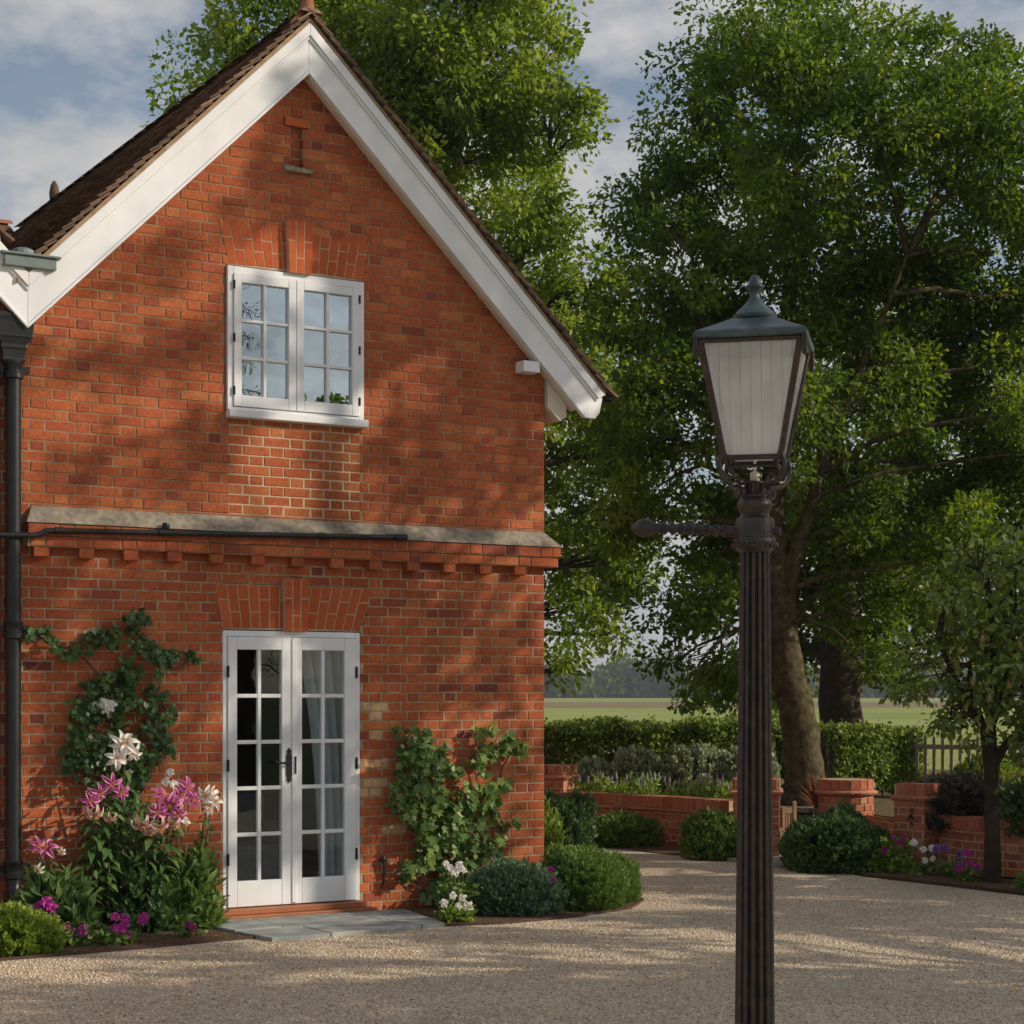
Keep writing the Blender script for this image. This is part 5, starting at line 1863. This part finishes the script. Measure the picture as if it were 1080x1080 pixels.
lily('tall white lily blooming above the pink lilies against the ivy', [(-.86, .18, 1.22, -.88, .32)], [(-.885, .40, 1.36, .125, 'w'), (-.83, .38, 1.30, .10, 'w'), (-.96, .38, 1.26, .10, 'w'), (-.93, .36, 1.37, .09, 'w')], 40)
lily('deep pink lilies in a crowded clump left of the door', [(-.78, .30, .92, -.70, .44), (-.70, .34, .98, -.56, .46), (-.66, .30, .95, -.5, .42)],
     [(-.68, .50, 1.0, .10, 'p'), (-.60, .50, .93, .11, 'p'), (-.52, .48, .99, .10, 'p'), (-.47, .48, 1.04, .10, 'p'), (-.55, .5, .86, .10, 'p'), (-.70, .50, .88, .09, 'p'), (-.80, .48, .80, .09, 'f'), (-.69, .50, .78, .09, 'f'), (-.58, .48, .79, .08, 'f'), (-.75, .48, .74, .07, 'f'), (-.42, .46, .94, .08, 'p')], 50, .16)
lily('white lilies leaning on a thin stem against the left door jamb', [(-.33, .24, .92, -.26, .34), (-.28, .22, .85, -.22, .30)], [(-.28, .38, .98, .085, 'w'), (-.21, .36, .92, .08, 'w'), (-.26, .36, .86, .06, 'w'), (-.22, .34, .99, .06, 'w')], 36, .12)
lily('magenta lily low beside the foot of the downpipe', [(-1.48, .32, .60, -1.54, .46), (-1.42, .34, .58, -1.46, .46)], [(-1.57, .52, .68, .095, 'p'), (-1.49, .50, .65, .085, 'p'), (-1.38, .46, .62, .05, 'w'), (-1.55, .5, .51, .05, 'w')], 40, .13)
shrub('leafy_shrub', 'dark leafy undergrowth plant at the foot of the downpipe', *tuple(HW(-1.42, .42, 0))[:2], 0, .22, .2, .44, L_LILY, 80, 9, .13, .06, (LONG_V, LONG_F))
shrub('leafy_shrub', 'dark leafy undergrowth plant below the crowded pink lilies', *tuple(HW(-.72, .22, 0))[:2], 0, .26, .2, .55, L_LILY, 90, 9, .13, .06, (LONG_V, LONG_F))
shrub('leafy_shrub', 'light green leafy plant by the left foot of the door', *tuple(HW(-.36, .30, 0))[:2], 0, .18, .18, .58, L_VINE, 80, 8, .11, .06, (LONG_V, LONG_F))
# small white blossom in the ivy
def posy(name, label, cat, pos, foliagem, fl, m, r, npet, fsize=.05, h=.12, spread=.1, wd=.4, cup=.15, rec=.2, nleaf=50, group=None, stem=True):
    pos = Vector(pos)
    root = thing(name, label, cat, pos, 0, group)
    if nleaf:
        C = np.stack([RNG.normal(0, spread * .6, nleaf), RNG.normal(0, spread * .6, nleaf), np.abs(RNG.normal(h * .4, h * .3, nleaf))], 1)
        foliage('leaves', C, .03, 5, fsize, foliagem, root, up=.5, droop=-.1)
    if stem:
        b = MB()
        for (x, y, z) in fl:
            b.tube([(x * .3, y * .3, 0), (x * .8, y * .8, z * .6), (x, y, z)], .003, 4, cap=False)
        b.build('stems', STEM, root)
    for (x, y, z) in fl:
        ax = Vector((rn(-.3, .5), -1, rn(.1, .8)))
        petal_flower((x, y, z), ax, r * rn(.85, 1.15), npet, wd, cup, rec, root, m, 'flower')
    return root
def scat(n, w, h0, h1, d=.06):
    return [(rn(-w, w), rn(-d, d) - .03, rn(h0, h1)) for _ in range(n)]
posy('white_rose', 'small white blossom high in the ivy above the lilies', 'flower', HW(-.95, .10, 1.60), L_IVY, [(-.05, -.05, .02), (.0, -.06, .05), (.05, -.05, .03), (.02, -.06, .0)], P_WHITE, .045, 6, nleaf=0, stem=False)
posy('white_rose', 'small white blossoms on the ivy between pink lilies and door', 'flower', HW(-.46, .14, 1.05), L_IVY, [(.0, -.05, .09), (-.03, -.05, .02), (.03, -.05, .0), (.1, -.2, -.20), (.13, -.2, -.26)], P_WHITE, .04, 6, nleaf=0, stem=False)
posy('petunia', 'single magenta petunia bloom beside the lime green shrub', 'flower', (-3.18, 12.62, 0), L_HEBE, [(.02, -.06, .30), (-.03, -.05, .27), (.05, -.05, .26)], P_MAG, .045, 5, h=.2)
posy('petunia', 'pair of magenta petunias low at the edge of the lily bed', 'flower', (-2.95, 12.55, 0), L_HEBE, [(-.07, -.08, .13), (.06, -.07, .12), (-.02, -.05, .10)], P_MAG, .045, 5)
posy('petunia', 'cluster of magenta petunias at the front of the lily bed below the pink lilies', 'flower', (-2.68, 12.62, 0), L_HEBE, scat(9, .17, .06, .20), P_MAG, .04, 5, nleaf=70, spread=.14)
posy('petunia', 'tiny magenta petunia near the paving slabs', 'flower', (-2.27, 12.98, 0), L_HEBE, [(0, -.04, .10), (.04, -.04, .08)], P_MAG, .03, 5, nleaf=24, spread=.07)
posy('geranium', 'white geranium in the bed corner beside the slate paving', 'flower', (-.42, 13.85, 0), L_LIMESHRUB, [(-.09, -.06, .15), (-.02, -.08, .21), (.05, -.06, .19), (.09, -.05, .13), (.02, -.08, .13)], P_WHITE, .038, 5, nleaf=80, h=.12)
posy('geranium', 'white geranium heads blooming low in the vine right of the door', 'flower', (-.42, 14.1, .05), L_VINE, [(-.05, -.06, .34), (.02, -.06, .36), (-.01, -.07, .31), (.05, -.05, .32), (-.08, -.05, .37)], P_WHITE, .035, 5, nleaf=60, h=.3)
posy('petunia', 'two magenta blooms between the grey shrub and the green dome', 'flower', (.33, 14.30, 0), L_GREYSHRUB, [(-.03, -.06, .36), (-.01, -.06, .28)], P_MAG, .03, 5, nleaf=20, h=.3)
posy('hydrangea', 'pink flowering shrub with yellow green leaves before the corner pier', 'shrub', (3.62, 17.75, 0), L_LIMESHRUB, [(-.05, -.1, .22), (.02, -.12, .34), (.08, -.1, .30), (.12, -.1, .36), (.05, -.12, .26), (-.1, -.1, .20), (.1, -.1, .24)], P_MAG, .03, 5, fsize=.075, h=.26, spread=.2, nleaf=110)
posy('daisy', 'clump of tall white daisies before the right garden wall', 'flower', (3.87, 17.45, 0), L_HEBE, [(-.09, -.05, .31), (.0, -.06, .25), (.08, -.06, .26), (.01, -.08, .15), (.09, -.06, .16)], P_WHITE, .038, 8, nleaf=40, h=.12)
posy('pansy', 'violet and white daisies nodding before the right garden wall', 'flower', (4.07, 17.25, 0), L_HEBE, [(-.12, -.06, .27), (-.04, -.06, .28), (.09, -.06, .22), (.10, -.06, .13)], P_VIOLET, .04, 8, nleaf=40, h=.13)
posy('osteospermum', 'magenta daisies at the foot of the pear tree', 'flower', (4.16, 16.85, 0), L_HEBE, [(-.10, -.06, .13), (.0, -.07, .17), (-.02, -.06, .27), (.08, -.06, .13)], P_MAG, .04, 8, nleaf=50, h=.1)
shrub('low_shrub', 'small green tuft in the bed at the far right edge', 4.52, 15.95, 0, .14, .12, .18, L_HEBE, 80, 14, .04, .05)

# thin summer haze over the fields
b = MB()
b.box((-1700, -500, -1.2), (1700, 1400, 60))
hz = bpy.data.materials.new('summer_haze')
hz.use_nodes = True
hz.node_tree.nodes.clear()
ho = hz.node_tree.nodes.new('ShaderNodeOutputMaterial')
hv = hz.node_tree.nodes.new('ShaderNodeVolumePrincipled')
hv.inputs['Color'].default_value = (.78, .86, .95, 1)
hv.inputs['Density'].default_value = .00032
hv.inputs['Anisotropy'].default_value = .2
hz.node_tree.links.new(hv.outputs[0], ho.inputs['Volume'])
o = b.build('haze', hz)
struct(o, 'stuff', 'thin pale summer haze lying over the fields')
